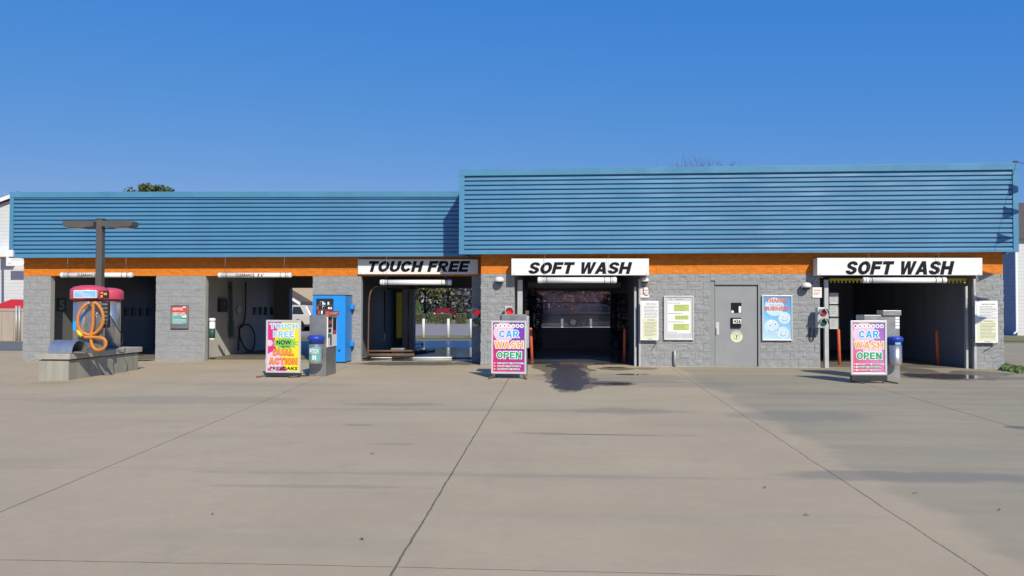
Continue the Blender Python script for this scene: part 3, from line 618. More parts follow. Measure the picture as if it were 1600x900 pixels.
# ------------------------------------------------------------------ sign boards on the front
def board(name, x0, y0, x1, y1, Yf, Yb, txt, tx0, ty0, tx1, ty1, label, group, dark=False):
    c = W((x0 + x1) / 2, y1, Yf); t = thing(name, c, label, 'sign', group)
    b = MB(); b.pbox(x0, y0, x1, y1, Yf, Yb); b.build('sign_box', M['white'], t, bevel=0.006)
    b = MB(); b.heavy(txt, X(tx0, Yf), X(tx1, Yf), Z((tx0 + tx1) / 2, ty1, Yf), Z((tx0 + tx1) / 2, ty0, Yf), Yf - 0.002, 0.24, e=0.025, th=0.003); b.build('lettering', M['black'], t)
    for i in range(2):
        b = MB(); xx = x0 + (x1 - x0) * (0.02 + 0.96 * i); b.tube([W(xx, y1 - 2, Yf - 0.001), W(xx, y1 - 2, Yf) + Vector((0, -0.006, 0))], 0.012, 8); b.build('screw', M['steel_dull'], t)
YF = YR - QF - 0.035
board('bay_sign', 559, 405, 747, 428.5, YL - 0.09, YL - 0.02, 'TOUCH FREE', 573, 408.3, 734, 424.5, 'long white sign board reading TOUCH FREE above the open wash bay', 'signs above the wash bays')
board('bay_sign', 799, 404, 1014, 430, YF, YR - 0.06, 'SOFT WASH', 825, 410, 987.5, 427.5, 'white sign box reading SOFT WASH between TOUCH FREE sign and grey service door', 'signs above the wash bays')
board('bay_sign', 1277, 403, 1535, 430, YF, YR - 0.06, 'SOFT WASH', 1321, 408.5, 1491.5, 428.5, 'white sign box reading SOFT WASH over the bay at the far right', 'signs above the wash bays')

# clearance bars: white tubes on two wires
def clearance(x0, x1, ya, yb, Y, zsof, wires, label, text=None):
    yc = (ya + yb) / 2; a, c = W(x0, yc, Y), W(x1, yc, Y); r = (Z(x0, ya, Y) - Z(x0, yb, Y)) / 2; c.z = (c.z + a.z) / 2; a.z = c.z
    t = thing('clearance_bar', (a + c) / 2, label, 'height bar', 'white clearance bars hanging in front of the bays')
    b = MB(); b.tube([a + Vector((0.06, 0, 0)), c - Vector((0.06, 0, 0))], r, 16); b.build('tube', M['pvc'], t)
    for p, s in ((a, 1), (c, -1)):
        b = MB(); b.tube([p, p + Vector((0.02 * s, 0, 0)), p + Vector((0.12 * s, 0, 0))], [r * 0.8, r * 1.07, r * 1.07], 16); b.build('end_cap', M['pvc'], t)
    for wx in wires:
        q = W(wx, yc, Y); q.z = a.z
        b = MB(); b.tube([q + Vector((0, 0, r)), Vector((q.x, q.y, zsof))], 0.004, 5); b.build('wire', M['steel_dull'], t)
        for s in (-0.10, 0.05):
            b = MB(); b.tube([q + Vector((s, 0, 0)), q + Vector((s + 0.014, 0, 0))], r * 1.09, 16); b.build('band', M['dark'], t)
    if text:
        b = MB(); b.text(text[0], X(text[1], Y), X(text[2], Y), a.z - 0.042, a.z + 0.046, Y - r - 0.002, bold=0.03); b.build('lettering', M['black'], t)
YCL = YL - QF - 0.12; YCR = YR - QF - 0.12
clearance(95, 207, 426, 433.5, YCL, ZSL + .02, (105.5, 196.5), 'white clearance bar behind the lamp pole, above the vacuums', ("CLEARANCE   8' 6\"", 122, 165))
clearance(341, 455.5, 426.3, 433.6, YCL, ZSL + .02, (351.5, 444), "white clearance bar lettered CLEARANCE 8' 6\" in full view, left of the blue machine", ("CLEARANCE   8' 6\"", 369, 413))
clearance(594, 706, 437.2, 445.3, YL - QF - 0.02 - 0.1, ZSL + .02, (603.5, 696), 'plain white bar under the TOUCH FREE sign, right end in shadow')
clearance(840, 963.5, 433.3, 442.3, YCR, ZSR, (851, 950.5), 'plain white bar under the SOFT WASH sign beside the grey service door')
clearance(1348, 1478.5, 433.6, 442.2, YCR, ZSR, (1358, 1467), 'plain white bar under the rightmost SOFT WASH sign')

# ------------------------------------------------------------------ wall fittings
def wall_lamp(px, py, Y, label, s=1.0):
    c = W(px, py, Y); t = thing('wall_lamp', c, label, 'lamp', 'wall lamps')
    b = MB(); b.tube([c, c + Vector((0, -0.04, 0))], 0.07 * s, 14); b.build('mount', M['galv'], t)
    b = MB(); b.lathe(c + Vector((0, -0.16, 0)), [(0.03 * s, 0.085 * s), (0.09 * s, 0.065 * s), (0.125 * s, 0.02 * s), (0.125 * s, -0.045 * s), (0.115 * s, -0.05 * s)][::-1], 18); b.build('hood', M['lampglass'], t)
    b = MB(); b.lathe(c + Vector((0, -0.16, -0.055 * s)), [(0.05 * s, -0.06 * s), (0.10 * s, -0.03 * s), (0.11 * s, 0.0)], 16); b.build('lens', M['glassdark'], t)
wall_lamp(781, 437.5, YR, 'small wall lamp on the grey pier between TOUCH FREE and SOFT WASH bays')
wall_lamp(1007, 438, YR, 'small wall lamp above the instruction board beside the middle SOFT WASH bay', 0.8)
wall_lamp(1257, 446.5, YR, 'small wall lamp above and right of the blue THANKS poster')
def wire(name, pts, r, mt, label, cat='cable'):
    b = MB(); b.tube(pts, r, 6); return tag(b.build(name, mt), label, cat)
def smooth_pts(pts, n=6):
    out = []; P = [Vector(p) for p in pts]
    for i in range(len(P) - 1):
        p0, p1, p2, p3 = P[max(i - 1, 0)], P[i], P[i + 1], P[min(i + 2, len(P) - 1)]
        for k in range(n):
            t = k / n; out.append(0.5 * ((2 * p1) + (p2 - p0) * t + (2 * p0 - 5 * p1 + 4 * p2 - p3) * t * t + (3 * p1 - p0 - 3 * p2 + p3) * t ** 3))
    out.append(P[-1]); return out
wire('power_cable', smooth_pts([W(1008, 440, YR - 0.05), W(1013.5, 449, YR - 0.05), W(1014, 458, YR - 0.05), W(1010, 461.5, YR - 0.05), W(1006, 458, YR - 0.05), W(1005.5, 450, YR - 0.05)]), 0.009, M['brown'], 'thin cable looped over the small warning sign by the middle bay')
wire('conduit', smooth_pts([W(1262, 447, YR - 0.05), W(1270, 446, YR - 0.05), W(1275, 438, YR - 0.05), W(1279, 433, YR - 0.05), W(1286, 433.5, YR - 0.05)]), 0.013, M['galv'], 'bent grey conduit from the lamp to the right bay frame', 'pipe')
wire('conduit', smooth_pts([W(1266, 512, YR - 0.05), W(1265, 525, YR - 0.05), W(1267.5, 532, YR - 0.05), W(1271, 530, YR - 0.05), W(1272, 515, YR - 0.05)]), 0.012, M['rubber'], 'dark looped cable under the two lens signal at right', 'cable')
wire('brace_shadow_wire', [W(1029, 531, YR - 0.16), W(1018, 547, YR - 0.045)], 0.007, M['dark'], 'thin dark wire standing for the brace shadow under the corner of the middle instruction board', 'wire')  # dark wires drawn along the shadow lines below the two boards
wire('brace_shadow_wire', [W(1558.5, 535.5, YR - 0.16), W(1537.5, 549.5, YR - 0.045)], 0.007, M['dark'], 'thin dark wire standing for the brace shadow under the corner of the far right instruction board', 'wire')
wire('stub_pipe', [W(1054.3, 572, YR - 0.09), W(1054.3, 558, YR - 0.09), W(1054.3, 547, YR - 0.09)], 0.032, M['galv'], 'short grey pipe standing against the wall left of the door', 'pipe')

class Panel:
    def __init__(s, x0, y0, x1, y1, Y, name, label, cat, frame=M['alu'], th=0.03, fw=0.02, bg=None, group=None, thing_=None, world=None):
        if world: s.x0, s.x1, s.z0, s.z1, s.Y = world
        else: s.x0, s.x1 = X(x0, Y), X(x1, Y); xc = (x0 + x1) / 2; s.z0, s.z1 = Z(xc, y1, Y), Z(xc, y0, Y); s.Y = Y
        s.t = thing_ or thing(name, ((s.x0 + s.x1) / 2, Y, s.z0), label, cat, group); s.fw = fw
        if fw:
            b = MB(); a, c, e, g = s.x0, s.x1, s.z0, s.z1
            b.box(a, a + fw, s.Y - th, s.Y, e, g); b.box(c - fw, c, s.Y - th, s.Y, e, g); b.box(a + fw, c - fw, s.Y - th, s.Y, g - fw, g); b.box(a + fw, c - fw, s.Y - th, s.Y, e, e + fw)
            b.build('frame', frame, s.t, bevel=0.004)
        s.x0 += fw; s.x1 -= fw; s.z0 += fw; s.z1 -= fw; s.f = s.Y - th * (0.5 if fw else 1.0)
        b = MB(); b.box(s.x0, s.x1, s.f, s.Y, s.z0, s.z1); s.p = b.build('poster' if fw else 'panel', bg or M['paper'], s.t); s.L = 0
    def u(s, u): return s.x0 + (s.x1 - s.x0) * u
    def v(s, v): return s.z0 + (s.z1 - s.z0) * v
    def layer(s): s.L += 1; s.b = MB(); s.y = s.f - 0.0015 * s.L - 0.001; return s
    def rect(s, a, c, e, g): s.b.box(s.u(a), s.u(e), s.y, s.y + 0.001, s.v(c), s.v(g)); return s
    def poly(s, pts): s.b.prism([(s.u(p[0]), s.v(p[1])) for p in pts], s.y, s.y + 0.001); return s
    def disc(s, a, c, r, rz=None): s.b.disc(s.u(a), s.v(c), (s.x1 - s.x0) * r, s.y, 24, (s.x1 - s.x0) * (rz or r), 0.001); return s
    def ring(s, a, c, r0, r1, a0=0, a1=360, n=16): k = s.x1 - s.x0; s.b.ring(s.u(a), s.v(c), k * r0, k * r1, s.y, a0, a1, n, 0.001); return s
    def text(s, t, a, c, e, g, bold=0.03, shear=0): s.b.text(t, s.u(a), s.u(e), s.v(c), s.v(g), s.y, bold, shear); return s
    def heavy(s, t, a, c, e, g, grow=0.0): s.b.heavy(t, s.u(a), s.u(e), s.v(c), s.v(g), s.y, 0, grow, 0.0003); return s
    def lines(s, a, e, v0, v1, n, h=0.35, seed=0):
        rnd = random.Random(seed)
        for i in range(n):
            v = v1 - (v1 - v0) * (i + 0.5) / n; dh = (v1 - v0) / n * h / 2; x = a
            end = e - rnd.choice((0, 0, 0.05, 0.25)) * (e - a)
            while x < end:
                w_ = rnd.uniform(0.03, 0.11); x2 = min(x + w_, end)
                s.rect(x, v - dh, x2, v + dh); x = x2 + 0.018
        return s
    def done(s, name, mt): return s.b.build(name, mt, s.p)
# instruction boards
def instr(x0, y0, x1, y1, label, seed):
    p = Panel(x0, y0, x1, y1, YR - 0.14, 'instruction_board', label, 'sign', th=0.012, fw=0, bg=M['paper'], group='white instruction boards beside the soft wash bays')
    p.layer().rect(0.10, 0.04, 0.92, 0.55); p.b.build('cream_panel', M['cream'], p.p)
    p.layer().text('INSTRUCTIONS', 0.30, 0.905, 0.88, 0.93, 0.02).text('ATTENTION', 0.38, 0.50, 0.78, 0.525, 0.03)
    p.lines(0.2, 0.95, 0.56, 0.88, 9, 0.28, seed).lines(0.22, 0.9, 0.10, 0.47, 11, 0.3, seed + 1).rect(0.4, 0.02, 0.68, 0.03)
    for i in range(7): p.rect(0.06, 0.86 - i * 0.043, 0.09, 0.872 - i * 0.043)
    p.done('lettering', M['grey_ink'])
    b = MB(); b.box(p.x0 + 0.03, p.x0 + 0.28, YR - 0.139, YR + 0.02, p.z0 + 0.1, p.z0 + 0.14); b.box(p.x0 + 0.03, p.x0 + 0.28, YR - 0.139, YR + 0.02, p.z1 - 0.2, p.z1 - 0.16); b.build('bracket', M['steel_dull'], p.t)
instr(1000.5, 470, 1029, 531.5, 'white and cream instruction board left of the framed text message poster', 5)
instr(1523, 470, 1558.5, 535.5, 'white and cream instruction board on the pier at the far right', 9)
for (a, c, lb) in ((1000.5, 1014.5, 'small white warning sign under the cable by the middle bay'), (1269.5, 1284, 'small white warning sign above the two lens signal at right')):
    p = Panel(a, 449, c, 465, YR - 0.03, 'warning_sign', lb, 'sign', th=0.01, fw=0, bg=M['paper'], group='small warning signs')
    p.layer().text('CAUTION', 0.12, 0.62, 0.85, 0.78, 0.03).rect(0.1, 0.42, 0.8, 0.48).rect(0.1, 0.28, 0.6, 0.33); p.done('lettering', M['red_print'])
# phone-style poster
p = Panel(1037, 462.3, 1083.5, 531.2, YR - 0.035, 'framed_poster', 'silver framed poster shaped like a phone screen with green message bubbles', 'poster', th=0.045, fw=0.03, bg=M['silver_print'])
p.layer().rect(0.09, 0.13, 0.93, 0.90); p.done('screen_print', M['paper'])
p.layer().rect(0.32, 0.66, 0.88, 0.82).rect(0.36, 0.46, 0.86, 0.56).rect(0.30, 0.21, 0.88, 0.36); p.done('message_bubbles', M['lime'])
p.layer().lines(0.35, 0.86, 0.665, 0.815, 5, 0.28, 1).lines(0.39, 0.84, 0.465, 0.555, 3, 0.28, 2).lines(0.33, 0.86, 0.215, 0.355, 5, 0.28, 3)
p.lines(0.11, 0.55, 0.845, 0.865, 1, 0.6, 4).lines(0.11, 0.66, 0.595, 0.615, 1, 0.6, 5).lines(0.11, 0.70, 0.395, 0.415, 1, 0.6, 6).lines(0.11, 0.45, 0.15, 0.17, 1, 0.6, 7)
p.rect(0.38, 0.945, 0.66, 0.953); p.ring(0.22, 0.95, 0.010, 0.02); p.done('lettering', M['grey_ink'])
p.layer().ring(0.5, 0.06, 0.065, 0.082, n=24); p.done('button_ring', M['paper'])
# thanks poster
p = Panel(1190.3, 461.5, 1237.5, 532.2, YR - 0.035, 'framed_poster', 'silver framed blue poster reading THANKS FOR YOUR BUSINESS with smiling bubbles', 'poster', th=0.045, fw=0.03, bg=M['thanks_bg'])
p.layer().disc(0.40, 0.76, 0.34).disc(0.30, 0.30, 0.26).disc(0.76, 0.50, 0.22).disc(0.70, 0.16, 0.22); p.done('bubbles', M['palebubble'])
p.layer().disc(0.26, 0.42, 0.06, 0.05).disc(0.66, 0.60, 0.04).disc(0.42, 0.36, 0.055, 0.06).disc(0.23, 0.33, 0.05, 0.06).disc(0.70, 0.54, 0.045, 0.05).disc(0.84, 0.54, 0.045, 0.05).disc(0.62, 0.19, 0.045, 0.05).disc(0.78, 0.19, 0.045, 0.05); p.done('highlights', M['paper'])
p.layer().disc(0.43, 0.355, 0.025, 0.03).disc(0.24, 0.325, 0.025, 0.03).disc(0.71, 0.535, 0.02).disc(0.85, 0.535, 0.02).disc(0.63, 0.185, 0.02).disc(0.79, 0.185, 0.02)
for (u, v, r) in ((0.31, 0.27, 0.15), (0.77, 0.50, 0.10), (0.71, 0.15, 0.10)): p.ring(u, v, r, r + 0.015, 200, 340)
p.text('THANKS', 0.10, 0.855, 0.88, 0.955, 0.05).text('FOR YOUR', 0.24, 0.785, 0.70, 0.825, 0.04).text('BUSINESS', 0.06, 0.67, 0.90, 0.765, 0.05); p.done('outlines', M['grey_ink'])
p.layer().text('THANKS', 0.115, 0.862, 0.87, 0.962, 0.035).text('BUSINESS', 0.075, 0.677, 0.89, 0.772, 0.035); p.done('lettering', M['coral'])
p.layer().text('FOR YOUR', 0.25, 0.79, 0.70, 0.83, 0.02); p.done('small_lettering', M['paper'])
# notice on the left pier
p = Panel(267.5, 476.5, 295.3, 513, YL - 0.03, 'notice_board', 'small red and teal notice in a grey steel frame on the left pier', 'sign', frame=M['steel_dull'], th=0.05, fw=0.03, bg=M['teal'])
p.layer().rect(0.0, 0.62, 1, 1.0); p.done('red_panel', M['red_print'])
p.layer().text('NOTICE', 0.08, 0.80, 0.7, 0.92, 0.03).text('CREDIT CARDS', 0.06, 0.55, 0.85, 0.70, 0.02).rect(0.65, 0.45, 0.92, 0.6).rect(0.7, 0.92, 0.9, 0.98); p.lines(0.1, 0.9, 0.1, 0.4, 5, 0.3, 3); p.done('lettering', M['paper'])
p.layer().rect(0.0, 0.0, 1, 0.18).rect(0.62, 0.42, 0.95, 0.46); p.done('dark_strip', M['steel_dull'])

# traffic signals
def signal(px, py, Y, lit, label, two=True):
    c = W(px, py, Y); t = thing('traffic_signal', c, label, 'traffic light', 'red and green bay signals')
    b = MB(); b.box(c.x - 0.15, c.x + 0.05, Y - 0.26, Y - 0.06, c.z - 0.36, c.z + 0.17); b.build('housing', M['galv'], t, bevel=0.02)
    b = MB(); b.box(c.x - 0.09, c.x - 0.02, Y - 0.07, Y + 0.01, c.z - 0.2, c.z + 0.0); b.build('bracket', M['steel_dull'], t)
    for i, mt in enumerate((M['redlens_on'] if lit else M['redlens'], M['greenlens'])):
        cc = c + Vector((0.0, -0.26, 0.03 - 0.25 * i))
        b = MB(); b.tube([cc + Vector((0, 0.01, 0)), cc + Vector((0, -0.03, 0))], [0.09, 0.08], 20); b.build('lens', mt, t)
        b = MB(); n = 14
        for k in range(n):
            a0, a1 = R(-10 + 200 * k / n), R(-10 + 200 * (k + 1) / n)
            f = [cc + Vector((0.12 * math.cos(a), -0.15 if 1 else 0, 0.12 * math.sin(a))) for a in (a0, a1)]; g = [cc + Vector((0.12 * math.cos(a), 0.0, 0.12 * math.sin(a))) for a in (a0, a1)]
            f2 = [cc + Vector((0.108 * math.cos(a), -0.15, 0.108 * math.sin(a))) for a in (a0, a1)]; g2 = [cc + Vector((0.108 * math.cos(a), 0.0, 0.108 * math.sin(a))) for a in (a0, a1)]
            b.hexa([f2[0], f[0], f[1], f2[1]], [g2[0], g[0], g[1], g2[1]])
        b.build('visor', M['galv'], t)
signal(1281.5, 490.5, YR - 0.10, False, 'unlit grey two lens signal between the blue poster and the right bay')
signal(798, 488.5, YR - 0.10, True, 'lit red signal above the middle CAR WASH OPEN sign')
signal(746.5, 490, YL - 0.06, True, 'lit red signal in shadow at the right edge of the TOUCH FREE bay')

# ------------------------------------------------------------------ inside the bays
def bollard(p_base, py_top, mt, r, label, group, lean=0.0):
    g = G(*p_base); s = (p_base[1] - H) ; zt = W(p_base[0], py_top, g.y).z
    t = thing('bollard', g, label, 'bollard', group)
    b = MB(); b.tube([g + Vector((0, 0, -0.05)), g + Vector((lean, 0, zt - g.z - 0.03)), g + Vector((lean, 0, zt - g.z))], [r, r, r * 0.75], 16); b.build('post', mt, t)
    b = MB(); b.tube([g + Vector((0, 0, -0.01)), g + Vector((0, 0, 0.012))], r * 1.7, 16); b.build('base_plate', M['brown'], t)
bollard((831.5, 565.5), 512, M['boll'], 0.042, 'leaning orange red bollard just right of the middle CAR WASH sign', 'red guide bollards at the soft wash bays', -0.045)
bollard((975.5, 567), 513.5, M['boll'], 0.040, 'orange red bollard inside the middle soft wash bay at its right edge', 'red guide bollards at the soft wash bays', 0.01)
bollard((1312, 570.5), 514.5, M['boll'], 0.042, 'orange red bollard inside the right bay beside the left CAR WASH sign edge', 'red guide bollards at the soft wash bays', -0.03)
bollard((1466.5, 571), 516, M['boll'], 0.042, 'orange red bollard near the right wall of the rightmost bay', 'red guide bollards at the soft wash bays', -0.045)
for px, lb in ((661.6, 'leftmost white bollard behind the TOUCH FREE bay'), (700.3, 'middle white bollard behind the TOUCH FREE bay'), (735.8, 'right white bollard behind the TOUCH FREE bay, at the pier edge'), (878, 'left white bollard seen through the rear door glass'), (923, 'right white bollard seen through the rear door glass')):
    bollard((px, 527.5), 498, M['boll_w'], 0.072, lb, 'white bollards behind the building')
# left bays: wall gear
XW1 = pa[0] + 0.32; XW2 = mid(pb) + 0.15; XW3 = mid(pc) + 0.15
def onwall(xw, px, py):                # point of the side wall plane x = xw
    d = ray(px, py); return CAM + d * (xw / d.x)
def wallpanel(name, xw, px0, px1, py0, py1, mt, th, label, cat, parts=None):
    a = onwall(xw, px0, py1); c = onwall(xw, px1, py1); tt = onwall(xw, px0, py0)
    t = thing(name, (xw, a.y, a.z), label, cat)
    b = MB(); b.box(xw, xw + th, a.y, c.y, a.z, tt.z); b.build('plate', mt, t, bevel=0.005); return t, a, c, tt
t, a, c, tt = wallpanel('bay_number_sign', XW1, 88, 103, 466, 487, M['teal_dk'], 0.02, 'dark green sign numbered 5 on the wall of the leftmost bay', 'sign')
b = MB(); b.text('5', a.y + (c.y - a.y) * .2, a.y + (c.y - a.y) * .8, a.z + 0.06, tt.z - 0.06, 0, 0.04, face='side', fixed=XW1 + 0.023); b.build('number', M['doorframe'], t)
t, a, c, tt = wallpanel('payment_panel', XW2, 339.5, 351.5, 466.5, 487.5, M['dark'], 0.10, 'dark control box on the wall of the second bay', 'control box')
b = MB(); b.box(XW2 + 0.10, XW2 + 0.105, a.y + .3, c.y - .3, a.z + 0.22, tt.z - 0.08); b.build('display', M['steel_dull'], t)
t = thing('wall_gauge', onwall(XW2, 372, 484), 'small round chrome dial on the wall of the second bay', 'dial')
q = onwall(XW2, 372, 484); b = MB(); b.tube([q, q + Vector((0.06, 0, 0))], 0.13, 18); b.build('rim', M['steel'], t)
b = MB(); b.tube([q + Vector((0.06, 0, 0)), q + Vector((0.065, 0, 0))], 0.10, 18); b.build('face', M['paper'], t)
# coiled hose
pts = []
for i in range(200):
    k = i / 199; py = 440 + 88 * k; q = onwall(XW2 + 0.09, 360 + 2 * k, py); r = 0.06 + (0.03 if k > 0.7 else 0)
    pts.append(q + Vector((r * math.cos(i * 0.9) * 0.8, r * math.sin(i * 0.9) * 2.0, 0)))
b = MB(); b.tube(pts, 0.013, 5); tag(b.build('coiled_hose', M['teal_dk']), 'dark green coiled air hose hanging on the second bay wall', 'hose')
q0 = onwall(XW2 + 0.06, 384, 441); wp = [onwall(XW2 + 0.06, *p_) for p_ in ((384, 441), (384, 470), (382, 500), (376, 510), (374, 518), (376, 530), (384, 545), (394, 548), (398, 535), (397, 520), (391, 509), (384, 507), (377, 512))]
b = MB(); b.tube(smooth_pts(wp, 5), 0.022, 6); tag(b.build('spray_hose', M['rubber']), 'black spray hose hanging in a long loop in the second bay', 'hose')
wp = [onwall(XW2 + 0.08, *p_) for p_ in ((374, 512), (373.5, 530), (372, 548))]
b = MB(); b.tube(wp, 0.03, 8); tag(b.build('spray_wand', M['dark']), 'dark spray wand in a holder beside the looped hose', 'wand')
for i, px in enumerate((397, 406, 414, 423)):
    a, c2 = onwall(XW2, px, 492), onwall(XW2, px, 480)
    t = thing('mat_clamp', a, 'dark floor mat clamp on the second bay wall, one of four', 'clamp', 'floor mat clamps in the second bay', local=True)
    b = MB(); b.box(0, 0.05, -0.10, 0.10, 0, c2.z - a.z); b.build('clamp_body', M['dark'], t, bevel=0.01)
for i, px in enumerate((197, 208, 220, 231)):
    a, c2 = onwall(XW1, px, 493), onwall(XW1, px, 481)
    t = thing('mat_clamp', a, 'dark floor mat clamp on the leftmost bay wall, one of four', 'clamp', 'floor mat clamps in the leftmost bay', local=True)
    b = MB(); b.box(0, 0.05, -0.10, 0.10, 0, c2.z - a.z); b.build('clamp_body', M['dark'], t, bevel=0.01)
# white towel tube on the pier corner
c = W(331.5, 531, YL + 0.1); t = thing('towel_dispenser', c, 'white round dispenser with green label fixed beside the second pier', 'dispenser')
hh = Z(331.5, 497, YL + .1) - c.z
b = MB(); b.lathe(c, [(0.075, 0), (0.082, 0.02), (0.082, hh - 0.1)], 18); b.build('body', M['pvc'], t)
b = MB(); b.lathe(c + Vector((0, 0, hh - 0.1)), [(0.094, 0), (0.094, 0.08), (0.07, 0.1)], 18); b.build('lid', M['white'], t)
b = MB(); b.lathe(c + Vector((0, 0, 0.05)), [(0.0835, 0), (0.0835, hh * 0.45)], 18); b.build('label_band', M['teal_dk'], t)

# touch free bay equipment
x3 = X(577, YL + 0.5); y3 = YL + 0.5
t = thing('wash_arch', (x3, y3, 0), 'rusty steel pipe hoop at the left of the TOUCH FREE bay', 'wash arch')
zt = Z(577, 447, y3)
b = MB(); b.tube(smooth_pts([(x3 - 0.03, y3, 0.05), (x3 - .02, y3, 1.0), (x3, y3, zt - 0.35), (x3 + 0.10, y3 + 0.03, zt - 0.08), (x3 + 0.3, y3 + .1, zt), (x3 + 1.0, y3 + 1.0, zt - 0.03)], 5), 0.026, 10); b.build('hoop', M['copper'], t)
b = MB(); b.tube([(x3 - 0.02, y3, 0.12), (x3 + 1.3, y3 + 0.25, 0.12)], 0.05, 8); b.tube([(x3 - 0.02, y3, 0.24), (x3 + 1.25, y3 + 0.25, 0.24)], 0.03, 8); b.build('lower_rail', M['brown'], t)
b = MB(); b.box(x3 + 0.55, x3 + 0.95, y3 + 0.4, y3 + 0.7, 0.18, 0.31); b.build('motor_cover', M['steel_dull'], t, bevel=0.03)
# floor guide rails
t = thing('tyre_guide', (x3 + 1, YL + 0.2, 0), 'white and grey guide bar lying across the TOUCH FREE bay entrance', 'guide rail')
b = MB(); g0, g1, g2, g3 = G(580, 561.5), G(612, 561), G(645, 561), G(708, 560.5)
b.tube([g0 + Vector((0, 0, .03)), g1 + Vector((0, 0, .03))], 0.03, 8); b.tube([g2 + Vector((0, 0, .03)), g3 + Vector((0, 0, .03))], 0.03, 8); b.build('bar', M['white'], t)
b = MB(); b.tube([g1 + Vector((0, 0, .025)), g2 + Vector((0, 0, .025))], 0.022, 8); b.tube([g3 + Vector((0, 0, .025)), G(738, 560.4) + Vector((0, 0, .025))], 0.018, 8); b.build('link', M['steel_dull'], t)
t = thing('tyre_guide', G(655, 549), 'blue grey slanting wheel guide on the wet TOUCH FREE floor', 'guide rail')
b = MB(); ga, gb, gc = G(612, 552), G(660, 540), G(650, 553); b.tube([ga + Vector((0, 0, .12)), gb + Vector((0, 0, .12))], 0.06, 8); b.tube([gc + Vector((0, 0, .05)), G(678, 549) + Vector((0, 0, .05))], 0.06, 8); b.build('rail', M['steel_dull'], t)
b = MB()
for q in (ga, gb, gc): b.tube([q, q + Vector((0, 0, .12))], 0.04, 8)
b.build('foot', M['dark'], t)
# gantry with yellow strip at the left wall
def on3(px, py, Y): return W(px, py, Y)
Yg = YL + 4.6
t = thing('wash_gantry', (X(632, Yg), Yg, 0), 'dark wash gantry with a tall yellow strip inside the TOUCH FREE bay', 'wash machine')
b = MB(); b.pbox(628, 447, 645.5, 558, Yg, Yg + 0.5); b.build('column', M['wall_dark'], t, bevel=0.04)
b = MB(); b.pbox(619.5, 457, 628, 528, Yg - 0.05, Yg + 0.02); b.build('yellow_panel', M['yellow_dim'], t)
b = MB(); b.pbox(604, 444.5, 650, 452, Yg - 0.1, Yg + 0.4); b.build('head_beam', M['dark'], t)
b = MB(); b.tube([W(638, 455, Yg - 0.05), W(638, 545, Yg - 0.05)], 0.02, 6); b.build('pipe', M['steel_dull'], t)
b = MB(); b.pbox(584, 449, 606, 545, YL + 3.2, YL + 3.25); tag(b.build('splash_panel', M['wall_in']), 'grey splash panel behind the rusty hoop in the TOUCH FREE bay', 'panel') if False else b.bm.free()
b = MB(); a1 = W(601, 455, YL + 2.2); b.tube([a1, W(601, 530, YL + 2.2), W(598, 534, YL + 2.2)], 0.022, 6); tag(b.build('drop_hose', M['rubber']), 'thin black hose hanging against the TOUCH FREE bay left wall', 'hose')

# soft wash bays: brushes, header fringe, sign panels
def fringe(px0, px1, py0, py1, Y, label):
    a, c = W(px0, py0, Y), W(px1, py0, Y); zb = Z(px0, py1, Y)
    t = thing('fringe_strip', ((a.x + c.x) / 2, Y, zb), label, 'brush strip')
    b = MB(); b.box(a.x, c.x, Y, Y + 0.03, zb + (a.z - zb) * 0.55, a.z); b.build('rail', M['yellow_dim'], t)
    n = max(3, int((c.x - a.x) / 0.09)); b = MB()
    for i in range(n):
        xx = a.x + (c.x - a.x) * (i + 0.15) / n; wd = (c.x - a.x) / n * 0.5
        b.prism([(xx, zb + (a.z - zb) * 0.55), (xx + wd, zb + (a.z - zb) * 0.55), (xx + wd * 0.8, zb), (xx + wd * 0.2, zb)], Y + 0.002, Y + 0.02)
    b.build('teeth', M['yellow_dim'], t)
fringe(1296, 1349, 435, 442, YR + 0.25, 'yellow toothed strip under the rightmost SOFT WASH sign, left piece')
fringe(1481, 1511, 435, 442.5, YR + 0.25, 'yellow toothed strip under the rightmost SOFT WASH sign, right piece')
for i, (y0, y1, w_, lb) in enumerate(((457.5, 475, 15, 'upper grey panel of three stacked beside the right bay post'), (477, 494.5, 15, 'middle grey panel of three stacked beside the right bay post'), (497, 514, 15, 'lowest grey panel of three stacked beside the right bay post'))):
    Yp = YR + 0.30; p = Panel(1295, y0, 1310, y1, Yp, 'lane_panel', lb, 'panel', frame=M['steel_dull'], th=0.03, fw=0.012, bg=M['galv'], group='stacked grey panels in the right bay')
    p.layer().lines(0.15, 0.8, 0.2, 0.85, 4, 0.25, i); p.done('markings', M['steel_dull'])
def brush(x, y, z0, z1, r, label):
    t = thing('wash_brush', (x, y, z0), label, 'brush', 'tall dark wash brushes inside the middle bay'); rnd = random.Random(int(x * 10))
    b = MB(); b.tube([(x, y, z0), (x, y, z1)], 0.06, 10); b.build('shaft', M['steel_dull'], t)
    b = MB()
    for i in range(420):
        a = rnd.random() * 6.28; z = rnd.uniform(z0 + 0.1, z1 - 0.1); d = Vector((math.cos(a), math.sin(a), rnd.uniform(-0.4, 0.1))); s_ = Vector((-math.sin(a), math.cos(a), 0)) * 0.03
        p0 = Vector((x, y, z)); p1 = p0 + d * r * rnd.uniform(0.8, 1.05); b.quad([p0 - s_, p0 + s_, p1 + s_, p1 - s_ + Vector((0, 0, .02))])
    b.build('bristles', M['rubber'], t, fix=False)
bxl = X(834, YR + 4); bxr = X(968, YR + 4)
brush(bxl, YR + 4.2, 0.1, 2.1, 0.28, 'tall dark brush at the left of the middle soft wash bay')
brush(bxr, YR + 4.2, 0.1, 2.1, 0.28, 'tall dark brush at the right of the middle soft wash bay')
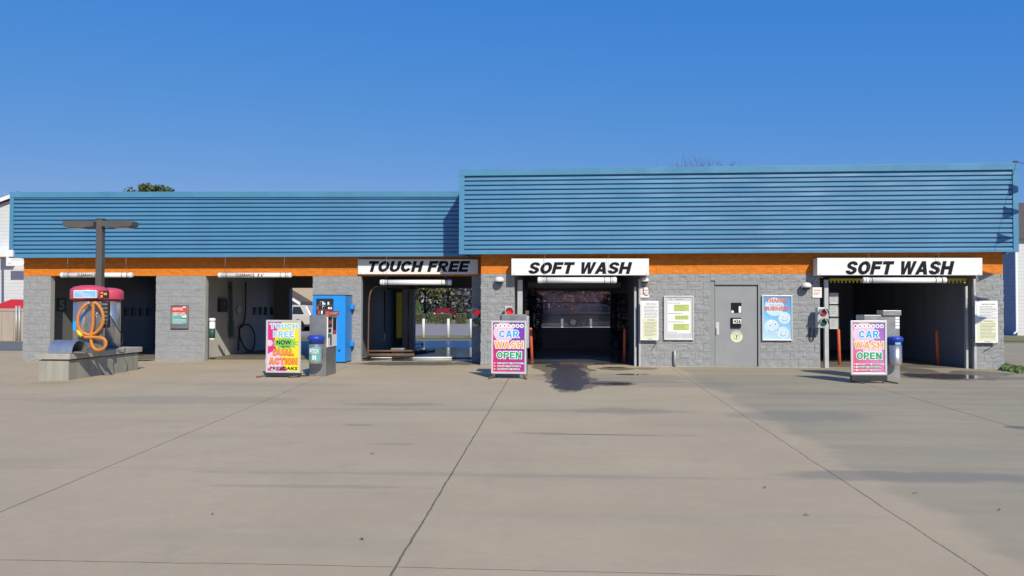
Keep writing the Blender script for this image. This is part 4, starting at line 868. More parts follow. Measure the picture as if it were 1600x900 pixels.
# frame gantry in the middle bay
t = thing('wash_gantry', (0, YR + 4.6, 0), 'dark overhead frame standing inside the middle soft wash bay', 'wash machine')
b = MB(); Yg = YR + 4.8
b.pbox(825, 452, 829.5, 556, Yg, Yg + 0.15); b.build('upright', M['dark'], t); b = MB(); b.pbox(966, 452, 970, 556, Yg, Yg + 0.15); b.build('upright', M['dark'], t)
b = MB(); b.pbox(825, 441, 970, 450, Yg + .16, Yg + 0.3); b.build('crossbeam', M['wall_dark'], t)
b = MB(); b.tube([W(958, 450, Yg - .5), W(958, 548, Yg - .5)], 0.02, 6); b.build('pipe', M['steel_dull'], t)
# drain grate in the middle bay
b = MB(); ga, gb = G(876, 568.6), G(926, 568.6)
for i in range(24):
    xx = ga.x + (gb.x - ga.x) * i / 24; b.box(xx, xx + 0.02, ga.y - 0.06, ga.y + 0.10, 0.014, 0.024)
b.box(ga.x - 0.02, gb.x + 0.02, ga.y - 0.09, ga.y - 0.06, 0.012, 0.024); b.box(ga.x - 0.02, gb.x + 0.02, ga.y + 0.10, ga.y + 0.13, 0.012, 0.024)
tag(b.build('drain_grate', M['brown']), 'narrow rusty drain grate at the mouth of the middle soft wash bay', 'drain')

# ------------------------------------------------------------------ kiosks, bins, vending machine
def kiosk(px0, px1, py_top, py_bot, depth, label, group, hood=False, side='right', extras=True):
    g = G(px0, py_bot); Y0 = g.y; x0 = g.x; x1 = X(px1, Y0, py_bot); z0 = gz(x0); zt = Z((px0 + px1) / 2, py_top, Y0)
    t = thing('pay_station', ((x0 + x1) / 2, Y0 + depth / 2, z0), label, 'pay station', group)
    b = MB(); b.box(x0, x1, Y0, Y0 + depth, z0 - 0.03, zt); b.build('pedestal', M['steel_dull'], t, bevel=0.008)
    b = MB(); b.box(x0 + 0.003, x1 + 0.001, Y0 - 0.001, Y0 + depth + 0.001, z0 + (zt - z0) * 0.5, z0 + (zt - z0) * 0.5 + 0.004); b.build('seam', M['dark'], t)
    return t, x0, x1, Y0, z0, zt
t, kx0, kx1, kY, kz0, kzt = kiosk(482.8, 509.2, 493, 588, 0.80, 'steel pay station with red header beside the bright blue machine', 'steel pay stations')
# driver-side face (facing right) of the first station
fx = kx1
b = MB(); b.box(fx, fx + 0.02, kY + 0.05, kY + 0.78, kz0 + 0.66, kzt - 0.0); pl = b.build('control_panel', M['paper'], t)
b = MB(); b.box(fx - 0.02, fx + 0.06, kY + 0.02, kY + 0.82, kzt - 0.005, kzt + 0.10); hd = b.build('header', M['red_print'], t)
b = MB(); b.text('START', kY + 0.08, kY + 0.74, kzt + 0.02, kzt + 0.075, 0, 0.03, face='side', fixed=fx + 0.063); b.build('lettering', M['paper'], hd)
b = MB(); H_ = kzt - kz0 - 0.66
for (a, c, e, g_) in ((0.08, 0.36, 0.62, 0.95), (0.10, 0.30, 0.46, 0.58), (0.09, 0.2, 0.30, 0.42), (0.45, 0.72, 0.4, 0.92), (0.24, 0.34, 0.05, 0.4)):
    b.box(fx + 0.021, fx + 0.026, kY + a, kY + c, kz0 + 0.66 + H_ * e, kz0 + 0.66 + H_ * g_)
b.build('slots', M['dark'], pl)
b = MB()
for (a, c, e, g_) in ((0.12, 0.32, 0.72, 0.84), (0.47, 0.7, 0.42, 0.52)): b.box(fx + 0.0265, fx + 0.029, kY + a, kY + c, kz0 + 0.66 + H_ * e, kz0 + 0.66 + H_ * g_)
b.build('buttons', M['red_print'], pl)
def bin_(c, r, h, label, withlabel):
    t = thing('litter_bin', c, label, 'bin', 'litter bins with blue lids')
    b = MB(); b.lathe(c, [(r * 0.9, 0), (r * 0.98, 0.02), (r, h * 0.1), (r, h * 0.72)], 24); b.build('drum', M['steel'], t)
    b = MB(); b.lathe(c + Vector((0, 0, h * 0.71)), [(r * 1.03, 0), (r * 1.05, h * 0.12), (r * 1.22, h * 0.15), (r * 1.24, h * 0.22), (r * 1.1, h * 0.27), (r * 0.8, h * 0.30)], 24); b.build('lid', M['blue_lid'], t)
    b = MB(); n = 10
    for k in range(n):
        a0, a1 = R(-150 + 120 * k / n), R(-150 + 120 * (k + 1) / n)
        if withlabel:
            b.quad([c + Vector((math.cos(a) * r * 1.012, math.sin(a) * r * 1.012, z)) for a, z in ((a0, h * 0.1), (a1, h * 0.1), (a1, h * 0.6), (a0, h * 0.6))])
        else:
            b.quad([c + Vector((math.cos(a) * r * 1.07, math.sin(a) * r * 1.07, z)) for a, z in ((a0 * .4 - .9, h * 0.72), (a1 * .4 - .9, h * 0.72), (a1 * .4 - .9, h * 0.80), (a0 * .4 - .9, h * 0.80))])
    lb = b.build('label_plate', M['teal'] if withlabel else M['ltblue'], t, fix=False)
    if withlabel:
        b = MB(); b.heavy('PITCH', c.x - r * 0.58, c.x + r * 0.68, c.z + h * 0.36, c.z + h * 0.54, c.y - r * 1.06).heavy('IN', c.x - r * 0.2, c.x + r * 0.35, c.z + h * 0.14, c.z + h * 0.31, c.y - r * 1.06); b.build('lettering', M['paper'], lb)
    b = MB(); b.box(c.x - 0.05, c.x + 0.05, c.y + r * 0.9, c.y + r + 0.045, c.z + h * 0.3, c.z + h * 0.5); b.build('bracket', M['dark'], t)
rb = 0.155
c = W(493.5, 568, kY - rb - 0.04); bin_(c, rb, Z(493.5, 524, kY - rb) - c.z, 'round steel bin with blue lid and PITCH IN label on the left pay station', True)
# middle kiosk behind the sign
t, mx0, mx1, mY, mz0, mzt = kiosk(783, 822.5, 491.5, 589, 0.55, 'grey pay station mostly hidden behind the middle CAR WASH OPEN sign', 'steel pay stations')
b = MB(); b.box(mx1 - 0.015, mx1 + 0.045, mY + 0.05, mY + 0.45, mzt - 0.75, mzt - 0.03); b.build('side_cover', M['galv'], t, bevel=0.01)
b = MB(); b.box(mx1 - 0.03, mx1 + 0.045, mY + 0.1, mY + 0.18, mzt, mzt + 0.09); b.build('camera_head', M['brown'], t)
# right kiosk
t, rx0, rx1, rY, rz0, rzt = kiosk(1351, 1406.5, 492.3, 591.5, 0.5, 'wide steel pay station with blue lidded bin behind the right CAR WASH OPEN sign', 'steel pay stations')
b = MB(); b.box(X(1378, rY), rx1 + 0.02, rY - 0.05, rY + 0.3, rzt - 0.01, rzt + 0.105); b.build('header', M['steel_dull'], t, bevel=0.01)
b = MB()
for i in range(4): b.pbox(1399, 494.5 + i * 5, 1405.5, 498.5 + i * 5, rY - 0.004, rY + 0.001)
b.build('stickers', M['paper'], t)
c = W(1399, 570.5, rY - rb - 0.04); bin_(c, rb * 0.86, Z(1399, 525.5, rY - rb) - c.z, 'round steel bin with blue lid on the right pay station', False)
# blue vending machine
g = G(539, 567.5); vY = g.y; vx1 = g.x; vx0 = X(488, vY, 560); vz = gz(vx0); vt = Z(512, 461.3, vY); dep = max(0.55, YL - 0.05 - vY)
t = thing('vending_machine', ((vx0 + vx1) / 2, vY + dep / 2, vz), 'bright blue vending machine standing against the pier under the orange band', 'vending machine')
b = MB(); b.box(vx0, vx1, vY, vY + dep, vz + 0.04, vt); b.build('cabinet', M['blue_v'], t, bevel=0.012)
b = MB(); b.box(vx0 - 0.012, vx1 + 0.012, vY - 0.012, vY + dep, vt, vt + 0.015); b.build('top_edge', M['dark'], t)
b = MB(); b.box(vx0 + 0.04, vx1 - 0.04, vY + 0.04, vY + dep - 0.04, vz - 0.03, vz + 0.04); b.build('plinth', M['dark'], t)
b = MB(); b.box(X(494, vY), X(521, vY), vY - 0.006, vY, Z(507, 492, vY), Z(507, 466.5, vY)); wn = b.build('window', M['glassdark'], t, bevel=0.004)
rnd = random.Random(4)
for mt, nm, n in (('paper', 'white_packets', 9), ('red_print', 'red_packets', 6), ('steel_dull', 'shelf', 0)):
    b = MB()
    if n:
        for i in range(n):
            xx = rnd.uniform(X(495, vY), X(517, vY)); zz = Z(507, rnd.choice((476, 483, 490.5)), vY); b.box(xx, xx + 0.05, vY - 0.009, vY - 0.0065, zz, zz + rnd.uniform(0.05, 0.1))
    else:
        for yy in (476.5, 484, 491): b.box(X(494.6, vY), X(520.4, vY), vY - 0.009, vY - 0.0065, Z(507, yy, vY) - 0.01, Z(507, yy, vY))
    b.build(nm, M[mt], wn)
b = MB(); b.box(X(529, vY), X(532, vY), vY - 0.013, vY, Z(530, 549, vY), Z(530, 546, vY)); b.build('lock', M['dark'], t)
for yy in (476, 533.5):
    b = MB(); b.box(vx1 - 0.002, vx1 + 0.10, vY + dep * 0.72, vY + dep * 0.95, Z(550, yy + 7, YL), Z(550, yy, YL)); b.build('hinge', M['blue_v'], t, bevel=0.01)

# ------------------------------------------------------------------ pavement signs
def pave_sign(px0, px1, py0, py1, py_foot, kind, label, rz):
    g = G((px0 + px1) / 2, py_foot); Y = g.y; wd = (X(px1, Y) - X(px0, Y)); z0 = Z((px0 + px1) / 2, py1, Y) - g.z; z1 = Z((px0 + px1) / 2, py0, Y) - g.z
    t = thing('pavement_sign', (g.x, g.y, g.z), label, 'sign', 'framed pavement signs on the concrete', local=True)
    bg = {'touch': M['mag'], 'wash': M['wash_bg'], 'wash2': M['wash_bg2']}[kind]
    p = Panel(0, 0, 0, 0, 0, '', '', '', th=0.035, fw=0.042, bg=bg, thing_=t, frame=M['alu'], world=(-wd / 2, wd / 2, z0, z1, 0.0))
    b = MB(); b.box(-wd / 2 + 0.01, wd / 2 - 0.01, 0.001, 0.02, z0 + 0.01, z1 - 0.01); b.build('back_panel', M['steel_dull'], t)
    if kind == 'touch':
        p.layer().poly([(0.45, 1), (1, 1), (1, 0), (0.62, 0), (0.50, 0.12), (0.40, 0.3), (0.30, 0.42), (0.20, 0.55), (0.28, 0.8)]); p.done('yellow_print', M['yel'])
        p.layer().disc(0.22, 0.2, 0.30).disc(0.06, 0.565, 0.10); p.done('bubble_print', M['pale_pink'])
        st = []
        for k in range(26):
            a = k / 26 * 2 * math.pi; r_ = 1.0 if k % 2 else 0.66; st.append((0.56 + 0.46 * r_ * math.cos(a), 0.565 + 0.14 * r_ * math.sin(a)))
        p.layer().poly(st); p.done('burst_print', M['green_star'])
        p.layer().heavy('TOUCH', 0.07, 0.86, 0.955, 0.97, 0.10).heavy('FREE', 0.18, 0.69, 0.84, 0.81, 0.10); p.done('lettering_edge', M['paper'])
        p.layer().heavy('TOUCH', 0.07, 0.86, 0.955, 0.97).heavy('FREE', 0.18, 0.69, 0.84, 0.81); p.done('blue_lettering', M['ltblue'])
        p.layer().text('NOW', 0.28, 0.535, 0.75, 0.625, 0.03).text('WITH', 0.42, 0.475, 0.7, 0.515, 0.02); p.done('black_lettering', M['black']); p.layer().text('PRESOAKS', 0.07, 0.02, 0.96, 0.085, 0.02); p.done('black_lettering', M['black'])
        p.layer().heavy('DUAL', 0.18, 0.32, 0.84, 0.44, 0.07).heavy('ACTION', 0.05, 0.14, 0.95, 0.26, 0.07); p.done('lettering_edge', M['red_print'])
        p.layer().heavy('DUAL', 0.18, 0.32, 0.84, 0.44); p.done('orange_lettering', M['orange_ink']); p.layer().heavy('ACTION', 0.05, 0.14, 0.95, 0.26); p.done('orange_lettering', M['orange_ink'])
    else:
        p.layer().disc(0.36, 0.78, 0.36).disc(0.62, 0.46, 0.30) if kind == 'wash2' else p.layer().disc(0.34, 0.80, 0.33)
        p.done('bubble_print', M['pale_pink'])
        p.layer()
        for i in range(7): p.disc(0.09 + i * 0.137, 0.932, 0.066)
        p.done('bubbles', M['paper'])
        p.layer()
        for i, ch in enumerate('BAYWASH'): p.text(ch, 0.062 + i * 0.137, 0.912, 0.118 + i * 0.137, 0.952, 0.04)
        p.done('small_lettering', M['black'])
        p.layer().heavy('CAR', 0.19, 0.70, 0.82, 0.84, 0.11).heavy('WASH', 0.05, 0.482, 0.96, 0.622, 0.11).heavy('OPEN', 0.12, 0.272, 0.90, 0.408, 0.11)
        if kind == 'wash': p.rect(0.13, 0.155, 0.97, 0.19).rect(0.13, 0.095, 0.88, 0.13).rect(0.13, 0.035, 0.85, 0.07)
        else: p.rect(0.09, 0.155, 0.97, 0.19).rect(0.09, 0.095, 0.88, 0.13).rect(0.09, 0.035, 0.85, 0.07)
        for i in range(3): p.rect(0.03, 0.045 + i * 0.06, 0.07, 0.065 + i * 0.06)
        p.done('lettering_edge', M['paper'])
        p.layer().heavy('CAR', 0.19, 0.70, 0.82, 0.84); p.done('blue_lettering', M['blue_ink'])
        p.layer().heavy('WASH', 0.05, 0.482, 0.96, 0.622); p.done('orange_lettering', M['tan_ink'])
        p.layer().heavy('OPEN', 0.12, 0.272, 0.90, 0.408); p.done('green_lettering', M['green_ink'])
        p.layer().text('CUSTOMER FRIENDLY', 0.14, 0.158, 0.96, 0.187, 0.01).text('HIGHER PRESSURE', 0.14, 0.098, 0.87, 0.127, 0.01).text('STRONGER SOAPS', 0.14, 0.038, 0.84, 0.067, 0.01); p.done('fine_lettering', M['grey_ink'])
    # base: dark foot box with two splayed feet
    fh = z0
    if kind == 'wash':
        for sx in (-1, 1):
            b = MB(); b.box(sx * wd * 0.42 - 0.02, sx * wd * 0.42 + 0.02, -0.03, 0.01, 0.04, z0 + 0.02); b.build('leg', M['brown'], t)
    else:
        b = MB(); b.box(-wd / 2 + 0.0, wd / 2 - 0.0, -0.045, 0.05, fh * 0.25, z0 - 0.004); b.build('base_box', M['dark'], t, bevel=0.01)
    for sx in (-1, 1):
        b = MB(); b.tube([(sx * wd * 0.44 - sx * 0.02, 0.42, 0.02), (sx * wd * 0.44, 0, 0.045), (sx * (wd * 0.44 + 0.07), -0.26, 0.02)] if kind == 'wash' else [(sx * wd * 0.46 + 0.10, 0.32, 0.02), (sx * wd * 0.46, 0, 0.04), (sx * wd * 0.46 - 0.17 * (1 if kind == 'touch' else -1.0), -0.2, 0.02)], 0.017, 6); b.build('foot', M['brown'] if kind != 'wash2' else M['dark'], t)
    t.rotation_euler.z = rz
pave_sign(415.5, 470.3, 500, 582.3, 589.5, 'touch', 'yellow and magenta pavement sign reading TOUCH FREE NOW WITH DUAL ACTION PRESOAKS', R(-2))
pave_sign(767.5, 822.5, 501, 583.8, 591.5, 'wash', 'vivid purple and red CAR WASH OPEN pavement sign in front of the middle pier', R(-2))
pave_sign(1329, 1385.5, 501, 585.5, 598.5, 'wash2', 'faded pink CAR WASH OPEN pavement sign with pale bubbles at the right', R(1))

# ------------------------------------------------------------------ vacuum island
gn = G(115.4, 594.4); gr2 = G(208.3, 578); gl2 = G(59.4, 593)
ix1 = (gn.x + gr2.x) / 2; ix0 = X(59.4, gn.y, 593); iy0 = gn.y; iy1 = gr2.y; iz = gn.z
zb_ = Z(115.4, 562.5, iy0); zt_ = Z(115.4, 552.6, iy0)
t = thing('vacuum_island', ((ix0 + ix1) / 2, (iy0 + iy1) / 2, iz), 'low concrete plinth with an overhanging slab carrying the vacuums', 'plinth')
b = MB(); b.box(ix0, ix1, iy0, iy1, iz - 0.1, zb_ - 0.012); b.build('base', M['conc'], t, bevel=0.015)
b = MB(); b.box(ix0 + 0.04, ix1 - 0.04, iy0 + 0.04, iy1 - 0.04, zb_ - 0.012, zb_ + 0.01); b.build('shadow_gap_fill', M['dark'], t)  # dark filler stands in for the shade under the slab
b = MB(); b.box(ix0 - 0.05, ix1 + 0.05, iy0 - 0.05, iy1 + 0.10, zb_ + 0.01, zt_); b.build('slab', M['conc_slab'], t, bevel=0.012)
def vac(px, py_base, w_px, label, second=False):
    d = ray(px, py_base); p = CAM + d * ((zt_ - H) / d.z); s = FPX / (p - CAM).dot(F); r = w_px / s / 2
    zl = W(px, 468, p.y).z; ztop = W(px, 449.5 if second else 445.5, p.y).z
    t = thing('vacuum_unit', (p.x, p.y, zt_), label, 'vacuum cleaner', 'coin vacuum units on the island')
    b = MB(); b.lathe(Vector((p.x, p.y, zt_)), [(r * 0.82, 0.001), (r * 0.82, zl - zt_ + 0.01)], 32); b.build('drum', M['steel'], t)
    b = MB(); hh = ztop - zl; b.lathe(Vector((p.x, p.y, zl)), [(r * 0.98, 0), (r * 1.0, 0.02), (r * 1.0, hh * 0.6), (r * 0.97, hh * 0.72), (r * 0.78, hh * 0.88), (r * 0.4, hh * 0.98), (r * 0.1, hh * 1.0)], 32); b.build('dome', M['pink'], t)
    return t, p, r, zl, ztop
tv2, p2, r2, zl2, _ = vac(168, 543.2, 44, 'rear vacuum unit, partly hidden behind the front one', True)
tv, pv, rv, zl, zt2 = vac(138.5, 548.5, 54, 'front vacuum unit with blue label and orange hose on the concrete island')
# front label and side panels on the front unit
Yv = pv.y - rv - 0.006
b = MB(); b.pbox(115, 453.5, 150.5, 465.5, Yv, Yv + 0.05); lb = b.build('label_plate', M['paper'], tv)
b = MB(); b.pbox(116, 454.7, 149.5, 464.3, Yv - 0.003, Yv - 0.001); b.build('blue_print', M['ltblue'], lb)
b = MB()
for (s_, a, c, e, g_) in (('Vacuum', 118, 131, 457.5, 455.5), ('Fragrance', 124, 141, 461, 458.3), ('Shampoo', 128, 145, 464, 461.5)): b.text(s_, X(a, Yv), X(c, Yv), Z(130, e, Yv), Z(130, g_, Yv), Yv - 0.005, 0.02)
b.build('lettering', M['paper'], lb)
b = MB(); b.pbox(155.5, 454.5, 168, 466, Yv + 0.03, Yv + 0.10); lb2 = b.build('sticker', M['glassdark'], tv)
b = MB(); b.pbox(157, 456, 161, 459, Yv + 0.027, Yv + 0.029); b.pbox(162, 457.5, 167, 461, Yv + 0.027, Yv + 0.029); b.pbox(157, 461, 160.5, 465, Yv + 0.027, Yv + 0.029); b.build('orange_marks', M['orange_ink'], lb2)
b = MB(); b.pbox(124, 471, 158, 545, Yv + 0.09, Yv + 0.16); fp = b.build('door_panel', M['steel_dull'], tv, bevel=0.01)
b = MB(); b.pbox(157.5, 471, 169.5, 512, Yv + 0.10, Yv + 0.17); cpn = b.build('coin_panel', M['dark'], tv)
b = MB()
for i in range(6): b.pbox(158.5, 474 + i * 6, 168, 477 + i * 6, Yv + 0.097, Yv + 0.099)
b.build('instruction_print', M['steel_dull'], cpn)
b = MB(); b.pbox(113.8, 502, 119.8, 516, Yv + 0.10, Yv + 0.16); b.build('blue_sticker', M['blue_ink'], tv)
b = MB(); cxx, czz = X(145, Yv), Z(145, 492, Yv); b.prism([(cxx - .05, czz - .05), (cxx, czz - .02), (cxx + .05, czz - .05), (cxx + 0.02, czz), (cxx + .07, czz + .06), (cxx, czz + .03), (cxx - .06, czz + .06), (cxx - 0.02, czz)], Yv + 0.087, Yv + 0.089); b.build('emblem', M['paper'], fp)
# cables
wire('vacuum_cable', smooth_pts([W(170, 489, Yv + 0.1), W(169, 500, Yv), W(166, 515, Yv), W(170, 532, Yv), W(178, 541, Yv + .3), W(190, 538, Yv + .8), W(191, 525, Yv + .8), W(182, 510, Yv + .6), W(171, 492, Yv + .2)]), 0.011, M['rubber'], 'thin black cable drooping between the two vacuum units')
wire('vacuum_cable', smooth_pts([W(184, 547, iy1 - 1.8), W(188, 551, iy1 - 1.9), W(194, 550.5, iy1 - 1.85), W(195.5, 544, iy1 - 1.7)]), 0.010, M['rubber'], 'short black cable end lying on the edge of the island')
# orange hose
hp = [(141, 473), (133, 477), (124, 489), (121.5, 502), (124.5, 515), (133, 521.5), (144, 522.5), (154, 516), (161, 503), (160, 488), (153, 476), (146.5, 474), (145.8, 488), (145.5, 505), (143, 520), (142.5, 533), (146, 543), (154, 547), (163, 543), (165.5, 535), (161, 529), (150, 527), (137, 527), (128, 525.5)]
rnd = random.Random(2); pts = [W(a, c, Yv - 0.05 - 0.05 * math.sin(i * 0.75)) for i, (a, c) in enumerate(hp)]
b = MB(); th_ = thing('vacuum_hose', pts[-1], 'orange vacuum hose looped over the front of the vacuum unit', 'hose')
hs_ = smooth_pts(pts, 26); b.tube(hs_, [0.037 if (i // 2) % 2 else 0.0325 for i in range(len(hs_))], 12); b.build('hose', M['hose_o'], th_)
b = MB(); b.tube([W(128.5, 525.5, Yv - .09), W(124, 521, Yv - .11), W(120.5, 516, Yv - .11)], [0.038, 0.042, 0.025], 10); b.build('nozzle', M['yellow'], th_)
b = MB(); b.tube([W(138, 473, Yv + .08), W(138, 473, Yv - .1)], 0.03, 8); b.tube([W(150, 473.5, Yv + .08), W(150, 473.5, Yv - .1)], 0.03, 8); b.build('hook', M['steel'], tv)
# half-round steel hood lying on the front of the island
hz = zt_ + 0.004; hy0 = iy0 + 0.0; rr_ = 0.29; hx0 = X(74.5, iy0, 545); hx1 = X(112, iy0, 545)
t = thing('mat_rack_hood', ((hx0 + hx1) / 2, hy0 + rr_, hz), 'half round stainless hood open at its right end on the island', 'hood')
b = MB(); n = 18; prof = []
for k in range(n + 1): a = math.pi * k / n; prof.append((hy0 + rr_ - rr_ * math.cos(a), hz + 0.28 * math.sin(a)))
inner = [(hy0 + rr_ - (rr_ - 0.012) * math.cos(math.pi * k / n), hz + 0.268 * math.sin(math.pi * k / n)) for k in range(n, -1, -1)]
b.prism(prof + inner, hx0, hx1, 'x'); b.build('shell', M['steel'], t)
b = MB(); b.prism([(hy0 + rr_ - 0.27 * math.cos(math.pi * k / n), hz + 0.255 * math.sin(math.pi * k / n)) for k in range(n + 1)], hx0 + 0.01, hx0 + 0.02, 'x'); b.build('end_plate', M['steel_dull'], t)
b = MB(); b.box(hx0 + 0.05, hx1 + 0.25, hy0 + 0.08, hy0 + 2 * rr_ - 0.05, hz, hz + 0.03); b.build('tray', M['steel_dull'], t)
# lamp pole
py_ = (pv.y + p2.y) / 2 + 0.05; s = FPX / py_; px_ = X(155.5, py_); zt3 = Z(155.5, 343, py_)
t = thing('lamp_pole', (px_, py_, zt_), 'square bronze lamp pole with two shoebox heads behind the vacuums', 'street lamp')
b = MB(); b.box(px_ - 0.075, px_ + 0.075, py_ - 0.075, py_ + 0.075, zt_ + 0.02, zt3); b.build('pole', M['bronze'], t, bevel=0.01)
b = MB(); b.box(px_ - 0.13, px_ + 0.13, py_ - 0.13, py_ + 0.13, zt_ + 0.001, zt_ + 0.02); b.build('base_plate', M['bronze'], t)
b = MB(); b.box(px_ - 0.085, px_ + 0.085, py_ - 0.085, py_ + 0.085, zt3, zt3 + 0.02); b.build('cap', M['bronze'], t)
for sx, pe in ((-1, 101.5), (1, 209.5)):
    xe = X(pe, py_); z1_ = Z(155, 345.5, py_); z0_ = Z(155, 356, py_); xi = px_ + sx * 0.10
    b = MB(); xs_ = sorted((xi, xe)); xm = xe - sx * 0.10
    poly = [(xi, z0_ + 0.02), (xi, z1_ - 0.01), (xi + sx * .2, z1_), (xm, z1_ + 0.0), (xe, z1_ - 0.02), (xe, z0_ + 0.04), (xe - sx * .08, z0_ + 0.005), (xi + sx * .25, z0_ - 0.01)]
    b.prism(poly, py_ - 0.16, py_ + 0.16, 'y'); hd = b.build('lamp_head', M['bronze'], t, bevel=0.012)
    b = MB(); b.box(min(xi + sx * .3, xe - sx * .1), max(xi + sx * .3, xe - sx * .1), py_ - 0.12, py_ + 0.12, z0_ - 0.022, z0_ - 0.008); b.build('lens', M['lampglass'], hd)

# ------------------------------------------------------------------ pennant string off the right roof corner
P0 = W(1588, 254.5, YR - QF - 0.02); P0.z = fr[2](fr[1]) + 0.01
t = thing('pennant_string', P0, 'string of blue pennants tied to the right roof corner', 'bunting')
dirn = Vector((0.17, -1.0, -0.30)); pts = [P0 + dirn * k for k in (0, 0.5, 1.0, 1.5, 2.0, 3.0, 4.0)]
b = MB(); b.tube(pts, 0.006, 5); b.build('cord', M['rubber'], t)
b = MB(); b.box(P0.x - 0.06, P0.x + 0.05, P0.y, P0.y + 0.05, P0.z - 0.01, P0.z + 0.035); b.build('cleat', M['dark'], t)
for i, k in enumerate((0.63, 1.16, 1.76, 2.35, 2.95, 3.5)):
    q = P0 + dirn * k; h_ = 0.15 + 0.02 * (i % 2); L_ = (0.42, 0.46, 0.40)[i % 3]
    b = MB(); b.prism([(q.x, q.z - h_), (q.x + L_ * 0.5, q.z - h_ * 0.45), (q.x + L_, q.z + 0.01 * i), (q.x + L_ * 0.45, q.z + h_ * 0.5), (q.x, q.z + h_)], q.y - 0.004, q.y + 0.004, 'y'); b.build('pennant', M['blue_lid'], t)

# ------------------------------------------------------------------ surroundings
def leafcloud(b, c, rad, n, sz, rnd, flat=1.0, shape=None):
    for i in range(n):
        while True:
            d = Vector((rnd.uniform(-1, 1), rnd.uniform(-1, 1), rnd.uniform(-1, 1)))
            if 0.25 < d.length < 1: break
        p = c + Vector((d.x * rad[0], d.y * rad[1], d.z * rad[2]))
        u = Vector((rnd.gauss(0, 1), rnd.gauss(0, 1), rnd.gauss(0, 1))).normalized(); v = u.orthogonal().normalized(); s = sz * rnd.uniform(0.6, 1.4)
        b.quad([p - u * s, p + v * s * 0.6, p + u * s, p - v * s * 0.6])
def tree(x, y, h, rad, mt, label, seed, clumps=26, leaves=90, sz=0.16, z0=0.0, group='trees beyond the building', trunk_h=0.3):
    rnd = random.Random(seed); t = thing('tree', (x, y, z0), label, 'tree', group)
    b = MB(); b.tube([(x, y, z0 - 0.1), (x + 0.05, y, z0 + h * 0.3), (x, y, z0 + h * 0.85)], [h * 0.028, h * 0.02, h * 0.006], 8); tops = []
    for i in range(9):
        a = rnd.random() * 6.28; zz = z0 + h * rnd.uniform(trunk_h, 0.75); L_ = rad * rnd.uniform(0.5, 0.95); q = Vector((x + math.cos(a) * L_, y + math.sin(a) * L_, zz + L_ * 0.6)); tops.append(q)
        b.tube([(x, y, zz), (x + math.cos(a) * L_ * .5, y + math.sin(a) * L_ * .5, zz + L_ * 0.4), q], [h * 0.011, h * 0.007, h * 0.003], 5)
    b.build('trunk', M['bark'], t)
    b = MB()
    for i in range(clumps):
        if i < len(tops): c = tops[i]
        else:
            a = rnd.random() * 6.28; rr = rad * math.sqrt(rnd.random()) * 0.9; zf = rnd.uniform(trunk_h, 1.0); k = math.sin(math.pi * min(1, (zf - trunk_h) / (1 - trunk_h) * 0.85 + 0.12)); c = Vector((x + math.cos(a) * rr * k, y + math.sin(a) * rr * k, z0 + h * zf * 0.95))
        r_ = rad * rnd.uniform(0.2, 0.38); leafcloud(b, c, (r_, r_, r_ * 0.75), leaves, sz, rnd)
    b.build('crown', mt, t, fix=False)
def spruce(x, y, h, rad, label, seed, mt='spruce', n=2600):
    rnd = random.Random(seed); t = thing('spruce_tree', (x, y, 0), label, 'tree', 'conifers across the road')
    b = MB(); b.tube([(x, y, -0.1), (x, y, h * 0.97)], [h * 0.02, 0.02], 7); b.build('trunk', M['bark'], t); b = MB()
    for i in range(n):
        zf = 1 - math.sqrt(rnd.random()) if rnd.random() < 0.5 else rnd.random(); zz = 0.3 + (h - 0.3) * zf; lay = 0.75 + 0.35 * abs(math.sin(zz * 3.2)); R_ = rad * (1 - zf) ** 0.85 * lay
        a = rnd.random() * 6.28; rr = R_ * rnd.uniform(0.45, 1.05); d = Vector((math.cos(a), math.sin(a), 0)); p = Vector((x, y, zz)) + d * rr - Vector((0, 0, rr * 0.22))
        s_ = Vector((-d.y, d.x, 0)) * rnd.uniform(0.08, 0.17); L_ = d * rnd.uniform(0.25, 0.5) + Vector((0, 0, rnd.uniform(-0.15, 0.06))); b.quad([p - s_, p + s_, p + s_ * 0.3 + L_, p - s_ * 0.3 + L_])
    b.build('crown', M[mt], t, fix=False)
def bush(px0, px1, py0, D, mt, label, seed, round_=False, n=2200):
    rnd = random.Random(seed); a, c = X(px0, D), X(px1, D); zt = Z((px0 + px1) / 2, py0, D); t = thing('bush', ((a + c) / 2, D, 0), label, 'bush', 'clipped bushes across the road')
    b = MB(); cx, rx = (a + c) / 2, (c - a) / 2
    for i in range(n):
        d = Vector((rnd.uniform(-1, 1), rnd.uniform(-1, 1), rnd.uniform(0, 1))); ax = max(abs(d.x), abs(d.y))
        if rnd.random() < 0.7: k = rnd.uniform(0.85, 1.02) / max(ax, d.z, 0.05); d = Vector((d.x * k, d.y * k, d.z * k))
        tap = 1 - (0.95 * d.z ** 1.4 if round_ else 0.12 * d.z ** 3)
        p = Vector((cx + d.x * rx * tap, D + d.y * rx * tap, d.z * zt)); u = Vector((rnd.gauss(0, 1), rnd.gauss(0, 1), rnd.gauss(0, 1))).normalized(); v = u.orthogonal().normalized(); s = 0.055 * rnd.uniform(0.6, 1.4)
        b.quad([p - u * s, p + v * s * 0.6, p + u * s, p - v * s * 0.6])
    b.build('foliage', mt, t, fix=False)
    b = MB(); b.tube([(cx, D, -.05), (cx, D, zt * 0.6)], 0.05, 6); b.build('stem', M['bark'], t)
bush(644, 664, 490, 72.8, M['hedge'], 'square clipped olive bush, leftmost across the road behind the wash', 1)
bush(682, 705, 490, 72.6, M['hedge'], 'wide clipped olive bush between two white bollards', 2)
bush(713, 728.5, 490, 72.6, M['hedge'], 'square clipped bush left of the last white bollard', 3)
